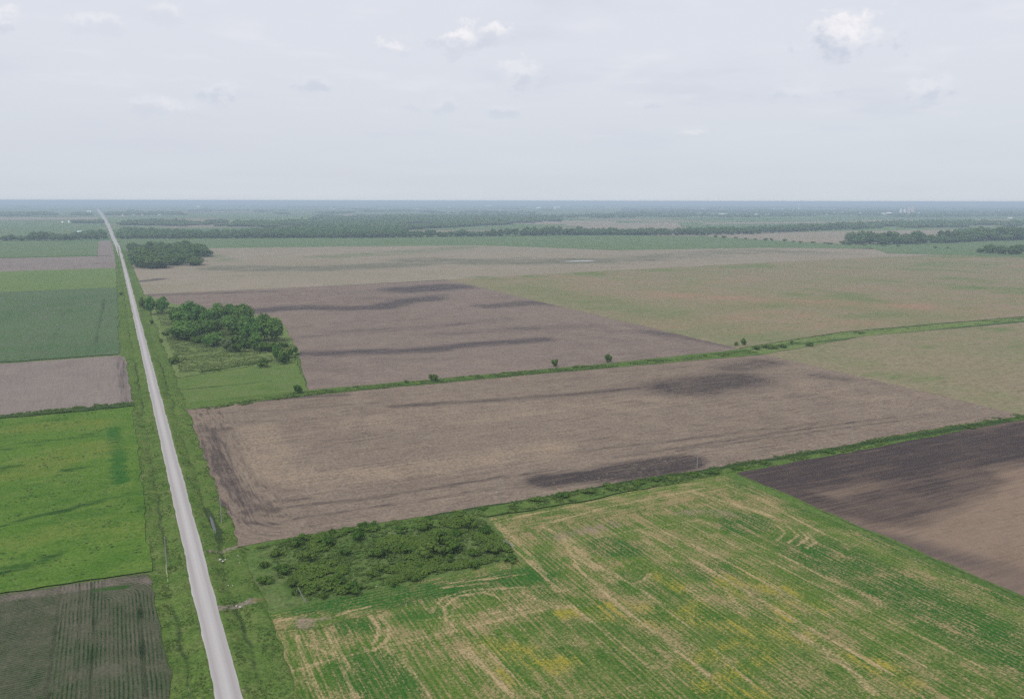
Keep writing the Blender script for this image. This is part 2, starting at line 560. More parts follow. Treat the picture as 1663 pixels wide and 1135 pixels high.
# ------------------------------------------------------------------ road and verges
RX0, RX1 = 12.6, 19.2
rm, b, bs = new_mat('crushed_gravel')
n1 = b.noise(.5, None, 3, .7)
n2 = b.noise(1.1, 60, 2, .5)
n3 = b.noise(7, 24, 3, .5)
ru = b.attr('rut')
c = b.mix(b.rng(n2, .35, .65), (.315, .290, .280), (.395, .370, .362))
c = b.mix(b.math('MULTIPLY', b.rng(n3, .45, .7), .5), c, (.37, .33, .31))
c = b.mix(b.math('MULTIPLY', ru, .85), c, (.31, .285, .278))
c = b.mix(b.math('MULTIPLY', b.attr('berm'), .8), c, (.48, .46, .445))
c = b.mix(b.math('MULTIPLY', b.rng(n1, .3, .7), .35), c, (.33, .31, .29))
b.put(bs.inputs['Base Color'], c)
bp = b.new('ShaderNodeBump')
bp.inputs['Strength'].default_value = .5
bp.inputs['Distance'].default_value = .1
b.put(bp.inputs['Height'], n1)
b.put(bs.inputs['Normal'], bp.outputs[0])

cl = [(15.9, -60), (15.9, 1500)] + [((G(x, y)[0] + 3.0), G(x, y)[1]) for x, y in
      ((188.5, 400), (181.5, 385), (176.5, 370), (171, 360), (165.5, 350), (160, 343), (158.5, 338))]
cl = np.array(cl)
ys = np.unique(np.r_[np.arange(-60, 1500, 2.5), np.arange(1500, 4000, 25), np.arange(4000, 13000, 150)])
cx_ = np.interp(ys, cl[:, 1], cl[:, 0])
lat = np.array([-3.35, -3.05, -2.4, -1.6, -.8, 0, .8, 1.6, 2.4, 3.05, 3.35])
crown_z = np.array([.66, .80, .86, .88, .93, .96, .93, .88, .86, .80, .66])
rutp = np.array([0, 0, .4, 1, .2, 0, .2, 1, .4, 0, 0])
bermp = np.array([.4, 1, .2, 0, .5, .8, .5, 0, .2, 1, .4])
nx = len(lat)
X = cx_[:, None] + lat[None, :] + 0 * ys[:, None]
edge_w = (vnoise(ys, ys * 0, 2.6, 31) - .5) * 1.3 + (vnoise(ys, ys * 0, 14, 32) - .5) * .8
edge_e = (vnoise(ys, ys * 0, 2.6, 33) - .5) * 1.3 + (vnoise(ys, ys * 0, 14, 34) - .5) * .8
X[:, 0] += edge_w
X[:, 1] += edge_w * .7
X[:, -1] += edge_e
X[:, -2] += edge_e * .7
wide = np.clip((ys - 1500) / 6000, 0, 1)[:, None] * 3.0 + 1.0
X = cx_[:, None] + (X - cx_[:, None]) * wide
Yg = ys[:, None] + 0 * X
Zg = crown_z[None, :] + 0 * X
i = np.arange(X.size).reshape(X.shape)
F = np.stack([i[:-1, :-1], i[:-1, 1:], i[1:, 1:], i[1:, :-1]], -1).reshape(-1, 4)
link('gravel_road', make_mesh('gravel_road', np.c_[X.ravel(), Yg.ravel(), Zg.ravel()], F,
     dict(rut=np.tile(rutp, len(ys)), berm=np.tile(bermp, len(ys))), True), rm, kind='structure',
     label='pale grey gravel road running dead straight to the horizon')


def vz(x):
    """height of the road bank and ditches across the verge"""
    return np.interp(x, [2, 5.5, 8.0, 10.6, 12.6, 13.2, 18.6, 19.3, 21.2, 23.6, 26.5, 31],
                     [-.12, .05, -.45, .30, .68, .60, .60, .68, .30, -.45, .05, -.12])


def verge(name, xs, y0, y1, step, label):
    ys_ = np.arange(y0, y1 + step, step)
    X, Y = np.meshgrid(xs, ys_)
    X, Y = X.ravel(), Y.ravel()
    wx, wy = warp(X, Y)
    f = np.interp(X, [12, 13.2, 18.6, 20], [1, 0, 0, 1])
    Xw, Yw = X + (wx - X) * f, Y + (wy - Y) * f
    Z = vz(X) + .10 * vnoise(X, Y, 1.3, 21) + .12 * vnoise(X, Y, 5, 22) + .35
    Z = np.where((X > 13) & (X < 18.8), .35, Z)
    i = np.arange(X.size).reshape(len(ys_), len(xs))
    F = np.stack([i[:-1, :-1], i[:-1, 1:], i[1:, 1:], i[1:, :-1]], -1).reshape(-1, 4)
    d = np.maximum(np.clip(1 - abs(X - 8) / 1.3, 0, 1), np.clip(1 - abs(X - 23.6) / 1.3, 0, 1)) * (.35 + .6 * vnoise(Y, Y * 0, 30, 5))
    d = np.maximum(d, stroke(X, Y, [(24.3, 272), (24.1, 304)], 1.4, .8) * 1.2)
    mud = np.maximum(stroke(X, Y, [(19.6, 263.2), (31.5, 265.2)], 1.2, 1.2) * .75, stroke(X, Y, [(18.8, 223.2), (25.5, 223.8), (28, 224.5)], 1.8, 2.0) * .8)
    mud = np.maximum(mud, np.clip(1 - abs(X - 12.4) / .7, 0, 1) * .5)
    mud = np.maximum(mud, np.clip(1 - abs(X - 19.4) / .7, 0, 1) * .5)
    st = np.clip(1 - abs(X - 21.3) / 1.0, 0, 1) * .55 * vnoise(Y, Y * 0, 25, 8)
    st = np.maximum(st, np.clip(1 - abs(X - 6.3) / .9, 0, 1) * .7 * (vnoise(Y, Y * 0, 22, 3)))
    st = np.maximum(st, stroke(X, Y, [(28, 224.5), (40, 222.5)], .6, 1.0) * .9)
    m = make_mesh(name, np.c_[Xw, Yw, Z], F, dict(ditch=d, mud=mud, straw=st), True)
    link(name, m, M['grass'], kind='structure', label=label)

verge('grass_verge', np.r_[np.linspace(1.5, 12.6, 20), 14, 16], -60, 640, 1.0, 'grassy ditch bank west of the gravel road')
verge('grass_verge', np.r_[16, 18, np.linspace(19.2, 32, 22)], -60, 640, 1.0, 'weedy ditch bank east of the gravel road')
verge('grass_verge', np.r_[np.linspace(1.5, 12.6, 8), 14, 16], 640, 2200, 6.0, 'distant grass strip west of the gravel road')
verge('grass_verge', np.r_[16, 18, np.linspace(19.2, 32, 9)], 640, 2200, 6.0, 'distant grass strip east of the gravel road')

# rough grass under all near fields, each side of the verges
M0 = .28
sheet('rough_grass', [(-1500, -60), (2.2, -60)], [(-1500, 1300), (2.2, 1300)], 30, M0 - .05, M['meadow'], rough=0, warped=False)
sheet('rough_grass', [(30.2, -60), (3200, -60)], [(30.2, 1300), (3200, 1300)], 30, M0 - .05, M['meadow'], rough=0, warped=False)

ZF = .36       # level of the near fields
ZL = .75       # fields whose edge meets the verge bank lie level with it


def rows_plain(X, Y):
    return {'rows': np.c_[X, Y, 0 * X]}

# ------------------------------------------------------------------ F1: mown hay field in the foreground
def f1_lush(X, Y):
    m = pstroke(X, Y, [(1330, 900), (1405, 936), (1480, 972), (1663, 1065), (1760, 1115)], 15, 14)
    m = np.maximum(m, pstroke(X, Y, [(1190, 785), (1400, 868), (1663, 990)], 3, 5) * .8)
    m = np.maximum(m, blob(X, Y, 995, 892, 9, 9))
    m = np.maximum(m, blob(X, Y, 1212, 851, 13, 9))
    m = np.maximum(m, blob(X, Y, 1155, 926, 12, 8) * .8)
    m = np.maximum(m, blob(X, Y, 1060, 945, 16, 9) * .6)
    m = np.maximum(m, pstroke(X, Y, [(500, 985), (640, 972), (760, 955), (870, 937)], 9, 6))
    m = np.maximum(m, pstroke(X, Y, [(560, 1022), (600, 1018)], 5, 5) * .9)
    m = np.maximum(m, pstroke(X, Y, [(660, 1004), (700, 1000)], 4, 5) * .8)
    m = np.maximum(m, pstroke(X, Y, [(590, 1085), (660, 1160)], 12, 8) * .85)
    m = np.maximum(m, pstroke(X, Y, [(880, 975), (900, 930), (880, 905)], 4, 5) * .7)
    m = np.maximum(m, blob(X, Y, 1000, 1010, 10, 6) * .5)
    return m


def f1_hay(X, Y):
    S = [([(455, 1010), (535, 1008), (565, 996), (600, 988)], .9, .8), ([(482, 1035), (484, 1050), (498, 1086), (519, 1133), (540, 1180)], .7, .9),
         ([(532, 1030), (556, 1089), (576, 1133), (600, 1190)], .6, .8), ([(599, 1002), (613, 1020), (615, 1034), (606, 1049)], .7, .9),
         ([(616, 1002), (631, 1020), (633, 1036), (620, 1052), (603, 1061)], .8, 1), ([(470, 1095), (535, 1076), (603, 1059), (684, 1039), (791, 1015), (889, 991)], 1.1, .72),
         ([(500, 1050), (560, 1075)], .6, .8), ([(545, 1045), (565, 1085), (560, 1095)], 2.0, .6),
         ([(896, 948), (902, 965), (945, 955)], 1.2, .6), ([(724, 1012), (722, 988), (744, 971), (785, 965), (825, 978), (832, 995)], .6, .9),
         ([(700, 998), (717, 975), (758, 961), (805, 959), (872, 955)], .6, .7), ([(735, 1020), (735, 992), (760, 980), (800, 980)], .6, .7),
         ([(795, 848), (812, 868), (838, 898), (880, 935), (893, 950)], 1.2, .72), ([(805, 850), (860, 905), (885, 935)], 3.0, .55),
         ([(800, 850), (863, 838), (960, 818), (1080, 795), (1143, 785)], 1.2, .6),
         ([(863, 860), (978, 828), (1060, 812), (1143, 795)], 1.4, .8), ([(900, 885), (945, 880), (1038, 862), (1143, 846)], .9, .62),
         ([(880, 858), (912, 870), (938, 925), (1011, 991), (1077, 1041), (1150, 1100)], 1.4, .85), ([(905, 868), (925, 880), (960, 920), (1000, 950)], 3.5, .6),
         ([(960, 915), (1040, 960), (1130, 1030), (1220, 1110)], .8, .7), ([(1035, 862), (1090, 890), (1180, 945), (1290, 1010), (1450, 1100)], .9, .8),
         ([(1075, 865), (1180, 915), (1300, 980), (1500, 1085)], 1.0, .75), ([(1110, 850), (1250, 915), (1400, 990), (1600, 1090)], .8, .7),
         ([(1145, 850), (1270, 905), (1380, 960), (1500, 1020)], .8, .6), ([(1120, 800), (1220, 830), (1250, 840)], 3.0, .75),
         ([(1180, 790), (1240, 815), (1300, 850), (1380, 890)], 1.0, .7), ([(1262, 855), (1275, 868), (1262, 880)], .6, .9), ([(1280, 858), (1296, 872), (1280, 884)], .6, .9),
         ([(1296, 862), (1312, 876), (1296, 888)], .6, .9), ([(1310, 868), (1326, 882), (1310, 893)], .5, .8), ([(750, 1060), (800, 1100), (830, 1135)], 2.2, .8),
         ([(760, 1055), (830, 1135)], .8, .9), ([(780, 1050), (870, 1135)], .8, .8), ([(640, 1060), (690, 1120), (700, 1135)], 1.0, .7), ([(650, 1070), (620, 1050)], 2, .7),
         ([(930, 905), (985, 935)], 2.2, .7), ([(1045, 880), (1100, 915)], 1.6, .6), ([(1120, 960), (1150, 980)], 4, .5), ([(1180, 960), (1210, 1000)], 4, .5),
         ([(1290, 1030), (1370, 1080), (1420, 1130)], 3.2, .75), ([(850, 965), (900, 990), (960, 985)], 2.5, .6), ([(790, 1000), (850, 990)], 2.6, .6),
         ([(930, 990), (985, 1030), (1060, 1090)], .7, .7), ([(1000, 985), (1100, 1060), (1180, 1130)], .7, .6),
         ([(730, 950), (800, 942), (855, 935)], .4, .9), ([(720, 958), (790, 950)], .4, .8), ([(690, 1010), (760, 1000)], .8, .8), ([(1030, 950), (1045, 945), (1055, 935)], .6, .8)]
    m = np.zeros(X.shape)
    for pix, wd, st in S:
        m = np.maximum(m, pstroke(X, Y, pix, wd * .55, .9) * st)
    return m


def f1_dry(X, Y):
    m = pstroke(X, Y, [(830, 860), (900, 862), (960, 850), (1100, 815), (1230, 815)], 14, 14) * .62
    m = np.maximum(m, pstroke(X, Y, [(470, 1010), (560, 1060), (700, 1030), (850, 1000), (900, 960)], 7, 8) * .55)
    m = np.maximum(m, pstroke(X, Y, [(905, 868), (930, 900), (970, 950), (1020, 990), (1100, 1060)], 6, 8) * .6)
    m = np.maximum(m, pstroke(X, Y, [(1080, 870), (1180, 930), (1300, 1000), (1480, 1120)], 8, 10) * .55)
    m = np.maximum(m, pstroke(X, Y, [(760, 1060), (860, 1160)], 7, 6) * .65)
    m = np.maximum(m, pstroke(X, Y, [(1160, 965), (1210, 985)], 7, 7) * .6)
    m = np.maximum(m, pstroke(X, Y, [(730, 980), (800, 985), (850, 975)], 4, 6) * .5)
    m = np.maximum(m, .18 + .25 * (vnoise(X, Y, 24, 88) - .3))
    m = m * (1 - .8 * pstroke(X, Y, [(500, 985), (640, 972), (760, 955), (870, 937)], 7, 6)) * (1 - .5 * pstroke(X, Y, [(590, 1085), (680, 1160)], 12, 8))
    return m


def f1_yel(X, Y):
    m = np.zeros(X.shape)
    for pix, wd in (([(1000, 1000), (1150, 1010), (1300, 1040)], 10), ([(790, 1060), (900, 1080)], 6), ([(1225, 948), (1249, 962)], 2.2), ([(1262, 985), (1285, 1005)], 2.6), ([(1180, 945), (1195, 970)], 2.5), ([(1200, 925), (1230, 945)], 1.6),
                    ([(1120, 1085), (1200, 1040), (1250, 1060)], 1.6), ([(1170, 1110), (1250, 1070)], 1.8), ([(790, 1050), (850, 1060)], 3), ([(810, 1095), (840, 1110)], 3),
                    ([(870, 1080), (930, 1075)], 1.2), ([(1060, 930), (1100, 960)], 2), ([(1130, 985), (1100, 1005)], 2), ([(1430, 1075), (1470, 1110)], 3),
                    ([(1150, 1120), (1230, 1135)], 4), ([(1280, 960), (1330, 990)], 3), ([(900, 1000), (1000, 985)], 1.0), ([(1380, 1070), (1420, 1090)], 2.5)):
        m = np.maximum(m, pstroke(X, Y, pix, wd * .8, 4.0) * (.55 if wd > 5 else .9))
    return m * .85


def f1_bare(X, Y):
    m = blob(X, Y, 500, 1015, 3.2, 3.4, .9)
    m = np.maximum(m, blob(X, Y, 525, 1010, 4, 1.5, .9) * .8)
    m = np.maximum(m, pstroke(X, Y, [(890, 875), (1000, 855)], 2.5, 5) * .6)
    m = np.maximum(m, pstroke(X, Y, [(1110, 835), (1180, 835)], 3, 5) * .6)
    return m

f1m = dict(lush=f1_lush, hay=f1_hay, dry=f1_dry, yellow=f1_yel, bare=f1_bare)


def f1_rows(X, Y):
    edge = np.interp(X, [30, 100, 112, 221], [201, 203, 232, 238]) + (vnoise(X, Y, 14, 66) - .5) * 9
    e = Y > edge
    return {'rows': np.c_[np.where(e, Y, X), np.where(e, X, Y), 0 * X]}

# the field is L-shaped: the scrub corner is cut out of its north-west
sheet('mown_hay_field', [(30.5, 60), (221, 60)], [(30.5, 213), (108, 213), (221, 213)], .62, ZF + .25, M['stubble'], f1m, extra=f1_rows,
      label='foreground hay field with tan mowing tracks and yellow weeds')
sheet('mown_hay_field', [(30.5, 213), (60, 213), (109, 213)], [(30.5, 214.0), (46, 214.6), (109, 215.6)], 1.0, ZF + .25, M['stubble'], f1m, extra=f1_rows,
      label='dark green strip of the hay field below the scrub')
sheet('mown_hay_field', [(109, 213), (221, 213)], [(111.5, 250), (160, 250.5), (219, 251)], .62, ZF + .25, M['stubble'], f1m, extra=f1_rows,
      label='far corner of the hay field beside the scrub')

# ------------------------------------------------------------------ F2: dark bare field, east
def f2_dark(X, Y):
    m = pstroke(X, Y, [(1230, 772), (1400, 755), (1560, 730), (1760, 700)], 36, 20)
    m = np.maximum(m, pstroke(X, Y, [(1215, 775), (1320, 815), (1420, 840)], 9, 14) * .9)
    m = np.maximum(m, pstroke(X, Y, [(1420, 830), (1520, 790), (1560, 770)], 22, 14) * .85)
    m = np.maximum(m, pstroke(X, Y, [(1560, 780), (1663, 700)], 24, 14) * .5)
    return m
sheet('dark_bare_field', [(225.5, 60), (420, 60)], [(225.5, 253.5), (420, 252)], 2.0, ZF + .2, M['black_soil'],
      dict(dark=f2_dark, mid=lambda X, Y: pstroke(X, Y, [(1250, 800), (1400, 870), (1663, 965)], 10, 16) * .7
           + pstroke(X, Y, [(1400, 870), (1663, 930)], 4, 8) * .4), rough=.04,
      label='bare dark field with a black wet northern half')
sheet('grass_strip', [(220.5, 60), (226, 60)], [(219, 251), (225.5, 253.5)], 1.0, ZF + .24, M['strip'],
      dict(ditch=lambda X, Y: np.clip(1 - abs(X - 224.2) / 1.2, 0, 1) * .8), step_v=2, label='green strip between hay field and dark field')
sheet('dark_bare_field', [(420, 60), (900, 60)], [(420, 252), (900, 250)], 12.0, ZF + .2, M['black_soil'],
      dict(dark=lambda X, Y: 0 * X + .6, mid=lambda X, Y: 0 * X), rough=0, label='continuation of the dark field beyond the corner')

# southern boundary bank of the big parcel
sheet('boundary_bank', [(33, 259), (108, 252), (221, 251), (424, 252.5), (900, 251)], [(30, 265.5), (108, 262.5), (221, 261.5), (424, 259.7), (900, 259)], 2.0, ZF + .27,
      M['strip'], dict(ditch=lambda X, Y: pstroke(X, Y, [(700, 838), (1000, 786), (1200, 757), (1640, 684)], 2.4, 2.5) * .9), step_v=1.0, rough=.04,
      label='weedy grass bank along the southern field boundary')
sheet('scrub_ground', [(31, 213.8), (46, 214.4), (109.3, 215.4)], [(31, 260), (60, 261), (111.8, 252)], 1.5, ZF + .27,
      M['meadow'], None, rough=.03, label='rough ground under the scrub thicket')

# ------------------------------------------------------------------ F3: big plowed parcel
def f3_rows(X, Y):
    return {'rows': np.c_[X, Y, 0 * X]}


def f3_head(X, Y):
    R_ = 22.0
    dW, dS, dN = X - 29.6, Y - 263, 466 - Y
    far = np.hypot(np.maximum(R_ - dW, 0), np.maximum(R_ - dS, 0))
    d = np.where((dW < R_) & (dS < R_), R_ - far, np.minimum(dW, dS))
    d = np.minimum(d, dN)
    return {'rows': np.c_[Y + X, d * 1.0, 0 * X]}


def f3_dark(X, Y):
    m = pstroke(X, Y, [(880, 784), (960, 776), (1050, 764), (1120, 750)], 9, 8)
    m = np.maximum(m, pstroke(X, Y, [(1000, 770), (1105, 755)], 15, 7))
    m = np.maximum(m, pstroke(X, Y, [(1100, 632), (1200, 618)], 26, 26) * .85)
    m = np.maximum(m, pstroke(X, Y, [(1190, 600), (1240, 590)], 12, 20) * .7)
    m = np.maximum(m, pstroke(X, Y, [(640, 662), (800, 652), (960, 640), (1100, 625)], 3, 6) * .75)
    m = np.maximum(m, pstroke(X, Y, [(1330, 612), (1370, 617)], 8, 14) * .6)
    m = np.maximum(m, pstroke(X, Y, [(400, 655), (470, 648), (560, 643)], 2, 5) * .7)
    m = np.maximum(m, pstroke(X, Y, [(345, 700), (352, 740), (375, 790), (400, 822), (445, 832)], 2.6, 4) * .8)
    m = np.maximum(m, blob(X, Y, 418, 828, 7, 4.5) * .75)
    m = np.maximum(m, blob(X, Y, 352, 700, 8, 5) * .6)
    m = np.maximum(m, pstroke(X, Y, [(850, 790), (900, 785)], 7, 7) * .6)
    return m


def f3_fur(X, Y):
    m = np.zeros(X.shape)
    for pix, wd, st in (([(325, 690), (332, 750), (352, 810), (392, 850), (440, 855)], 1.5, .8), ([(335, 690), (345, 745), (368, 800), (402, 838), (460, 842)], 1.5, .7),
                        ([(360, 690), (372, 750), (396, 800), (436, 818), (500, 812)], 1.5, .7), ([(378, 700), (390, 745), (420, 790), (470, 800), (560, 790)], 1.2, .6),
                        ([(320, 675), (400, 672), (500, 665), (620, 655)], 1.2, .6), ([(440, 830), (600, 812), (760, 786), (900, 765)], 1.8, .75),
                        ([(460, 850), (640, 822), (800, 795)], 1.4, .6), ([(900, 740), (1060, 722), (1200, 705), (1330, 690)], 1.8, .6),
                        ([(1000, 745), (1180, 718), (1300, 700), (1450, 680)], 1.6, .7), ([(500, 720), (760, 700), (1000, 675)], 1.4, .35), ([(340, 690), (480, 684), (620, 672)], 1.2, .5),
                        ([(1100, 735), (1240, 715), (1500, 680)], 1.4, .6)):
        m = np.maximum(m, pstroke(X, Y, pix, wd, 2.2) * st)
    m = np.maximum(m, (X < 45) * .25)
    return m


def f3_pale(X, Y):
    m = pstroke(X, Y, [(420, 700), (450, 770), (520, 785), (700, 760), (900, 730)], 14, 14) * .75
    m = np.maximum(m, pstroke(X, Y, [(560, 690), (900, 665), (1100, 650)], 14, 20) * .6)
    m = np.maximum(m, pstroke(X, Y, [(1300, 625), (1480, 660)], 14, 20) * .5)
    return m
f3m = dict(dark=f3_dark, furrow=f3_fur, pale=f3_pale)
sheet('plowed_field', [(50, 263.4), (112, 261.8), (424, 259)], [(50, 467.3), (93, 466), (200, 463.5), (300, 458), (424, 452)], 1.5, ZF + .3, M['soil'],
      f3m, extra=f3_rows, rough=.10, label='brown plowed field with straight furrows and dark wet patches')
sheet('plowed_headland', [(29.8, 264), (50, 263.4)], [(29.4, 462), (40, 467.2), (50, 467.3)], 1.2, ZF + .3, M['soil'],
      f3m, extra=f3_head, rough=.10, label='curved headland furrows at the road end of the plowed field')

# drainage strip between the two plowed fields
sheet('ditch_bank', [(30, 459), (90, 463.5), (200, 461), (300, 456), (424, 450)],
      [(30, 477), (90, 477), (200, 474), (300, 470), (424, 474)], 2, ZF + .34, M['strip'],
      dict(ditch=lambda X, Y: stroke(X, Y, [(34, 452), (90, 466), (200, 464.5), (300, 459.5)], 1.2, 2) * .7), step_v=1.5, rough=.2,
      label='grassy drainage ditch between the two plowed fields')
sheet('ditch_bank', [(424, 450), (560, 478), (777, 470), (1500, 450)], [(424, 476), (560, 500), (777, 494), (1500, 476)], 3, ZF + .34, M['wetland'],
      dict(ditch=lambda X, Y: np.maximum(pstroke(X, Y, [(1230, 566), (1300, 560), (1663, 523)], 2.5, 4) * .9,
                                         pstroke(X, Y, [(1330, 548), (1663, 514)], 1.5, 3) * .6)), step_v=2.5, rough=.25,
      label='weedy ditch crossing the eastern grassland')

# F4: northern plowed field
def f4_dark(X, Y):
    m = pstroke(X, Y, [(495, 576), (600, 573), (690, 570), (760, 562), (880, 553)], 11, 16) * .85
    m = np.maximum(m, pstroke(X, Y, [(420, 506), (450, 503), (500, 500), (560, 502), (620, 500), (660, 490), (700, 486)], 22, 24) * .85)
    m = np.maximum(m, pstroke(X, Y, [(600, 486), (660, 486), (720, 480)], 14, 26) * .5)
    m = np.maximum(m, pstroke(X, Y, [(665, 471), (700, 469), (725, 467)], 46, 40) * .9)
    m = np.maximum(m, pstroke(X, Y, [(560, 477), (620, 472)], 14, 30) * .4)
    m = np.maximum(m, pstroke(X, Y, [(800, 498), (860, 493), (900, 494)], 20, 26) * .75)
    m = np.maximum(m, pstroke(X, Y, [(560, 540), (700, 532), (820, 520)], 10, 22) * .5)
    m = np.maximum(m, pstroke(X, Y, [(1050, 540), (1140, 553), (1190, 563)], 12, 14) * .65)
    m = np.maximum(m, pstroke(X, Y, [(500, 602), (560, 603)], 8, 12) * .4)
    m = np.maximum(m, pstroke(X, Y, [(460, 550), (560, 545)], 8, 14) * .4)
    m = np.maximum(m, pstroke(X, Y, [(620, 586), (740, 584)], 5, 12) * .4)
    m = np.maximum(m, pstroke(X, Y, [(230, 481), (330, 478), (440, 474)], 12, 12) * .6)
    m = np.maximum(m, pstroke(X, Y, [(700, 545), (850, 535), (960, 530)], 10, 22) * .5)
    return m
GE = [G(488, 628), G(484, 575), G(462, 545), G(452, 520), G(420, 498), G(300, 497), G(270, 486)]
def _seg(S_, N_, lbl):
    sheet('tilled_field', S_, N_, 4.0, ZF + .3, M['soil_north'],
          dict(dark=f4_dark, furrow=lambda X, Y: f4_dark(X, Y) * .5), rough=.08, label=lbl)
_seg([(97, 474), (200, 473), (300, 469), (424, 473)], [(115, 589), (230, 589), (330, 589), (424, 589)], 'southern half of the northern plowed field')
_seg([(115, 589), (230, 589), (330, 589), (424, 589)], [(138, 784), (230, 784), (330, 784), (424, 784)], 'inner part of the northern plowed field')
_seg([(138, 784), (230, 784), (424, 784)], [(56, 940), (230, 940), (424, 940)], 'middle of the northern plowed field')
_seg([(56, 940), (230, 940), (424, 940)], [(30, 1064), (230, 1068), (440, 1080)], 'northern end of the northern plowed field')

# marsh and lush plot beside the road
sheet('marsh', [(30, 545), (100, 575), (118, 600)], [(30, 1064), (56, 950), (139, 790)], 3, ZF + .31, M['wetland'], rough=.35,
      label='tall yellowish marsh grass around the grove')
sheet('lush_grass_plot', [(30, 476), (60, 476), (97, 476)], [(30, 548), (60, 560), (112, 590)], 2.5, ZF + .33, M['green5'],
      dict(furrow=lambda X, Y: pstroke(X, Y, [(275, 637), (380, 627), (440, 620)], 1.5, 2) * .8), rough=.12,
      label='bright mown grass plot south of the grove')

# F6: dry grassland east
def f6_green(X, Y):
    m = np.clip((X - 420) * 0 + (vnoise(X, Y, 110, 51) * .6 + vnoise(X, Y, 35, 54) * .4 - .48) * 2.2, 0, .75)
    m = np.maximum(m, pstroke(X, Y, [(1440, 612), (1500, 615)], 10, 20) * .6)
    m = np.maximum(m, pstroke(X, Y, [(860, 470), (1000, 500), (1150, 530), (1250, 550)], 30, 80) * .55)
    m = np.maximum(m, pstroke(X, Y, [(1200, 500), (1330, 490)], 30, 40) * .6)
    return m
def f6_rust(X, Y):
    return np.maximum(pstroke(X, Y, [(1080, 480), (1250, 488), (1480, 500)], 30, 60) * .8,
                      pstroke(X, Y, [(1170, 540), (1400, 525), (1600, 505)], 12, 30) * .7) * (.3 + 1.2 * vnoise(X, Y, 60, 53)) + np.clip((vnoise(X, Y, 75, 58) - .62) * 2, 0, .6)
f6m = dict(green=f6_green, rust=f6_rust, grey=lambda X, Y: 0 * X)
sheet('dry_grassland', [(424, 259), (1500, 259)], [(424, 450), (560, 478), (777, 470), (1500, 450)], 6, ZF + .3, M['tan'], f6m, rough=.1,
      label='dry tan grassland right of the plowed parcel')
sheet('dry_grassland', [(424, 478), (560, 503), (777, 497), (1500, 480)], [(424, 1085), (700, 1120), (1200, 1160), (1700, 1180)], 9, ZF + .3, M['tan'], f6m, rough=.1,
      label='wide dry grassland beyond the weedy ditch')

# F7: tan tilled land with grey-green swales, beyond the parcel
def f7_grey(X, Y):
    m = pstroke(X, Y, [(380, 436), (450, 437), (530, 436), (610, 432), (650, 431)], 75, 60) * .9
    m = np.maximum(m, pstroke(X, Y, [(690, 423), (780, 426), (860, 426), (960, 424)], 85, 70) * .9)
    m = np.maximum(m, pstroke(X, Y, [(960, 425), (1080, 418), (1180, 410), (1250, 408), (1330, 412)], 70, 90) * .7)
    m = np.maximum(m, pstroke(X, Y, [(840, 419), (900, 419)], 20, 30) * .5)
    return m
def f7_green(X, Y):
    m = pstroke(X, Y, [(345, 416), (365, 421), (372, 425)], 20, 50) * .7
    m = np.maximum(m, pstroke(X, Y, [(535, 417), (600, 414), (700, 407), (760, 402)], 50, 70) * .75)
    m = np.maximum(m, pstroke(X, Y, [(380, 449), (420, 448), (470, 446)], 20, 40) * .4)
    m = np.maximum(m, pstroke(X, Y, [(780, 452), (860, 455), (1000, 452)], 30, 50) * .7)
    return m
sheet('tan_field', [(30, 1066), (230, 1070), (424, 1085), (700, 1120), (1200, 1160), (1700, 1180), (2600, 1180)],
      [G(205, 405), G(400, 403), G(640, 400), G(780, 399), G(1000, 407), G(1250, 403), G(1370, 404), G(1560, 408), G(1700, 416)],
      12, ZF + .28, M['pink'], dict(grey=f7_grey, green=f7_green, dark=lambda X, Y: np.maximum(pstroke(X, Y, [(225, 458), (245, 456), (260, 454)], 12, 14),
      pstroke(X, Y, [(1015, 424), (1060, 423)], 10, 20) * .6)), rough=0, label='tan tilled land with grey-green swales beyond the parcel')
sheet('green_field', [G(188, 406), G(400, 403), G(640, 400), G(780, 399), G(1000, 407), G(1250, 403), G(1370, 404)],
      [G(176, 388.5), G(400, 388), G(640, 387), G(860, 383.5), G(1000, 383), G(1150, 384), G(1380, 398)], 20, ZF + .25, M['far_green'],
      dict(dark=lambda X, Y: 0 * X), rough=0, label='long green crop field in front of the creek trees')
sheet('green_field', [G(1370, 404), G(1560, 408), G(1700, 416)], [G(1380, 397), G(1560, 392), G(1700, 390)], 25, ZF + .27, M['far_green'],
      dict(dark=lambda X, Y: 0 * X), rough=0, label='green field below the tall right-hand trees')
sheet('pale_field', [G(1150, 384.6), G(1380, 398), G(1500, 392)], [G(1150, 382), G(1330, 376.5), G(1560, 373.5)], 40, ZF + .3, M['pink'],
      dict(grey=lambda X, Y: 0 * X, green=lambda X, Y: 0 * X, dark=lambda X, Y: 0 * X), rough=0, label='pale tan field behind the small hedge')
def quad(name, a, b_, c_, d, mat, z, label):
    z0 = lambda X, Y: 0 * X
    sheet(name, [G(*a), G(*b_)], [G(*d), G(*c_)], 120, z, mat, dict(grey=z0, green=z0, dark=z0), rough=0, warped=False, label=label)
quad('reddish_field', (830, 363.5), (1000, 366), (1000, 359), (880, 358), M['pink'], .5, 'far reddish field right of the wood')
quad('reddish_field', (960, 372), (1110, 372), (1100, 362), (900, 362.5), M['pink'], .6, 'far reddish field behind the creek trees')
quad('far_crop_field', (665, 374), (870, 373), (850, 366), (670, 367), M['far_green'], .55, 'far green clearing among the woods')
quad('far_crop_field', (205, 356), (560, 352), (540, 345), (205, 346), M['far_green'], .5, 'far green field beyond the left woods')
quad('far_crop_field', (0, 387), (170, 382), (160, 357), (0, 358), M['far_green'], .5, 'green field behind the left hedge')
quad('pale_field', (0, 357.8), (160, 356.8), (158, 353.5), (0, 353.5), M['pink'], .7, 'thin pale field far to the left')
quad('far_crop_field', (0, 353), (156, 352), (150, 338), (0, 338), M['far_green'], .6, 'hazy green field near the left horizon')
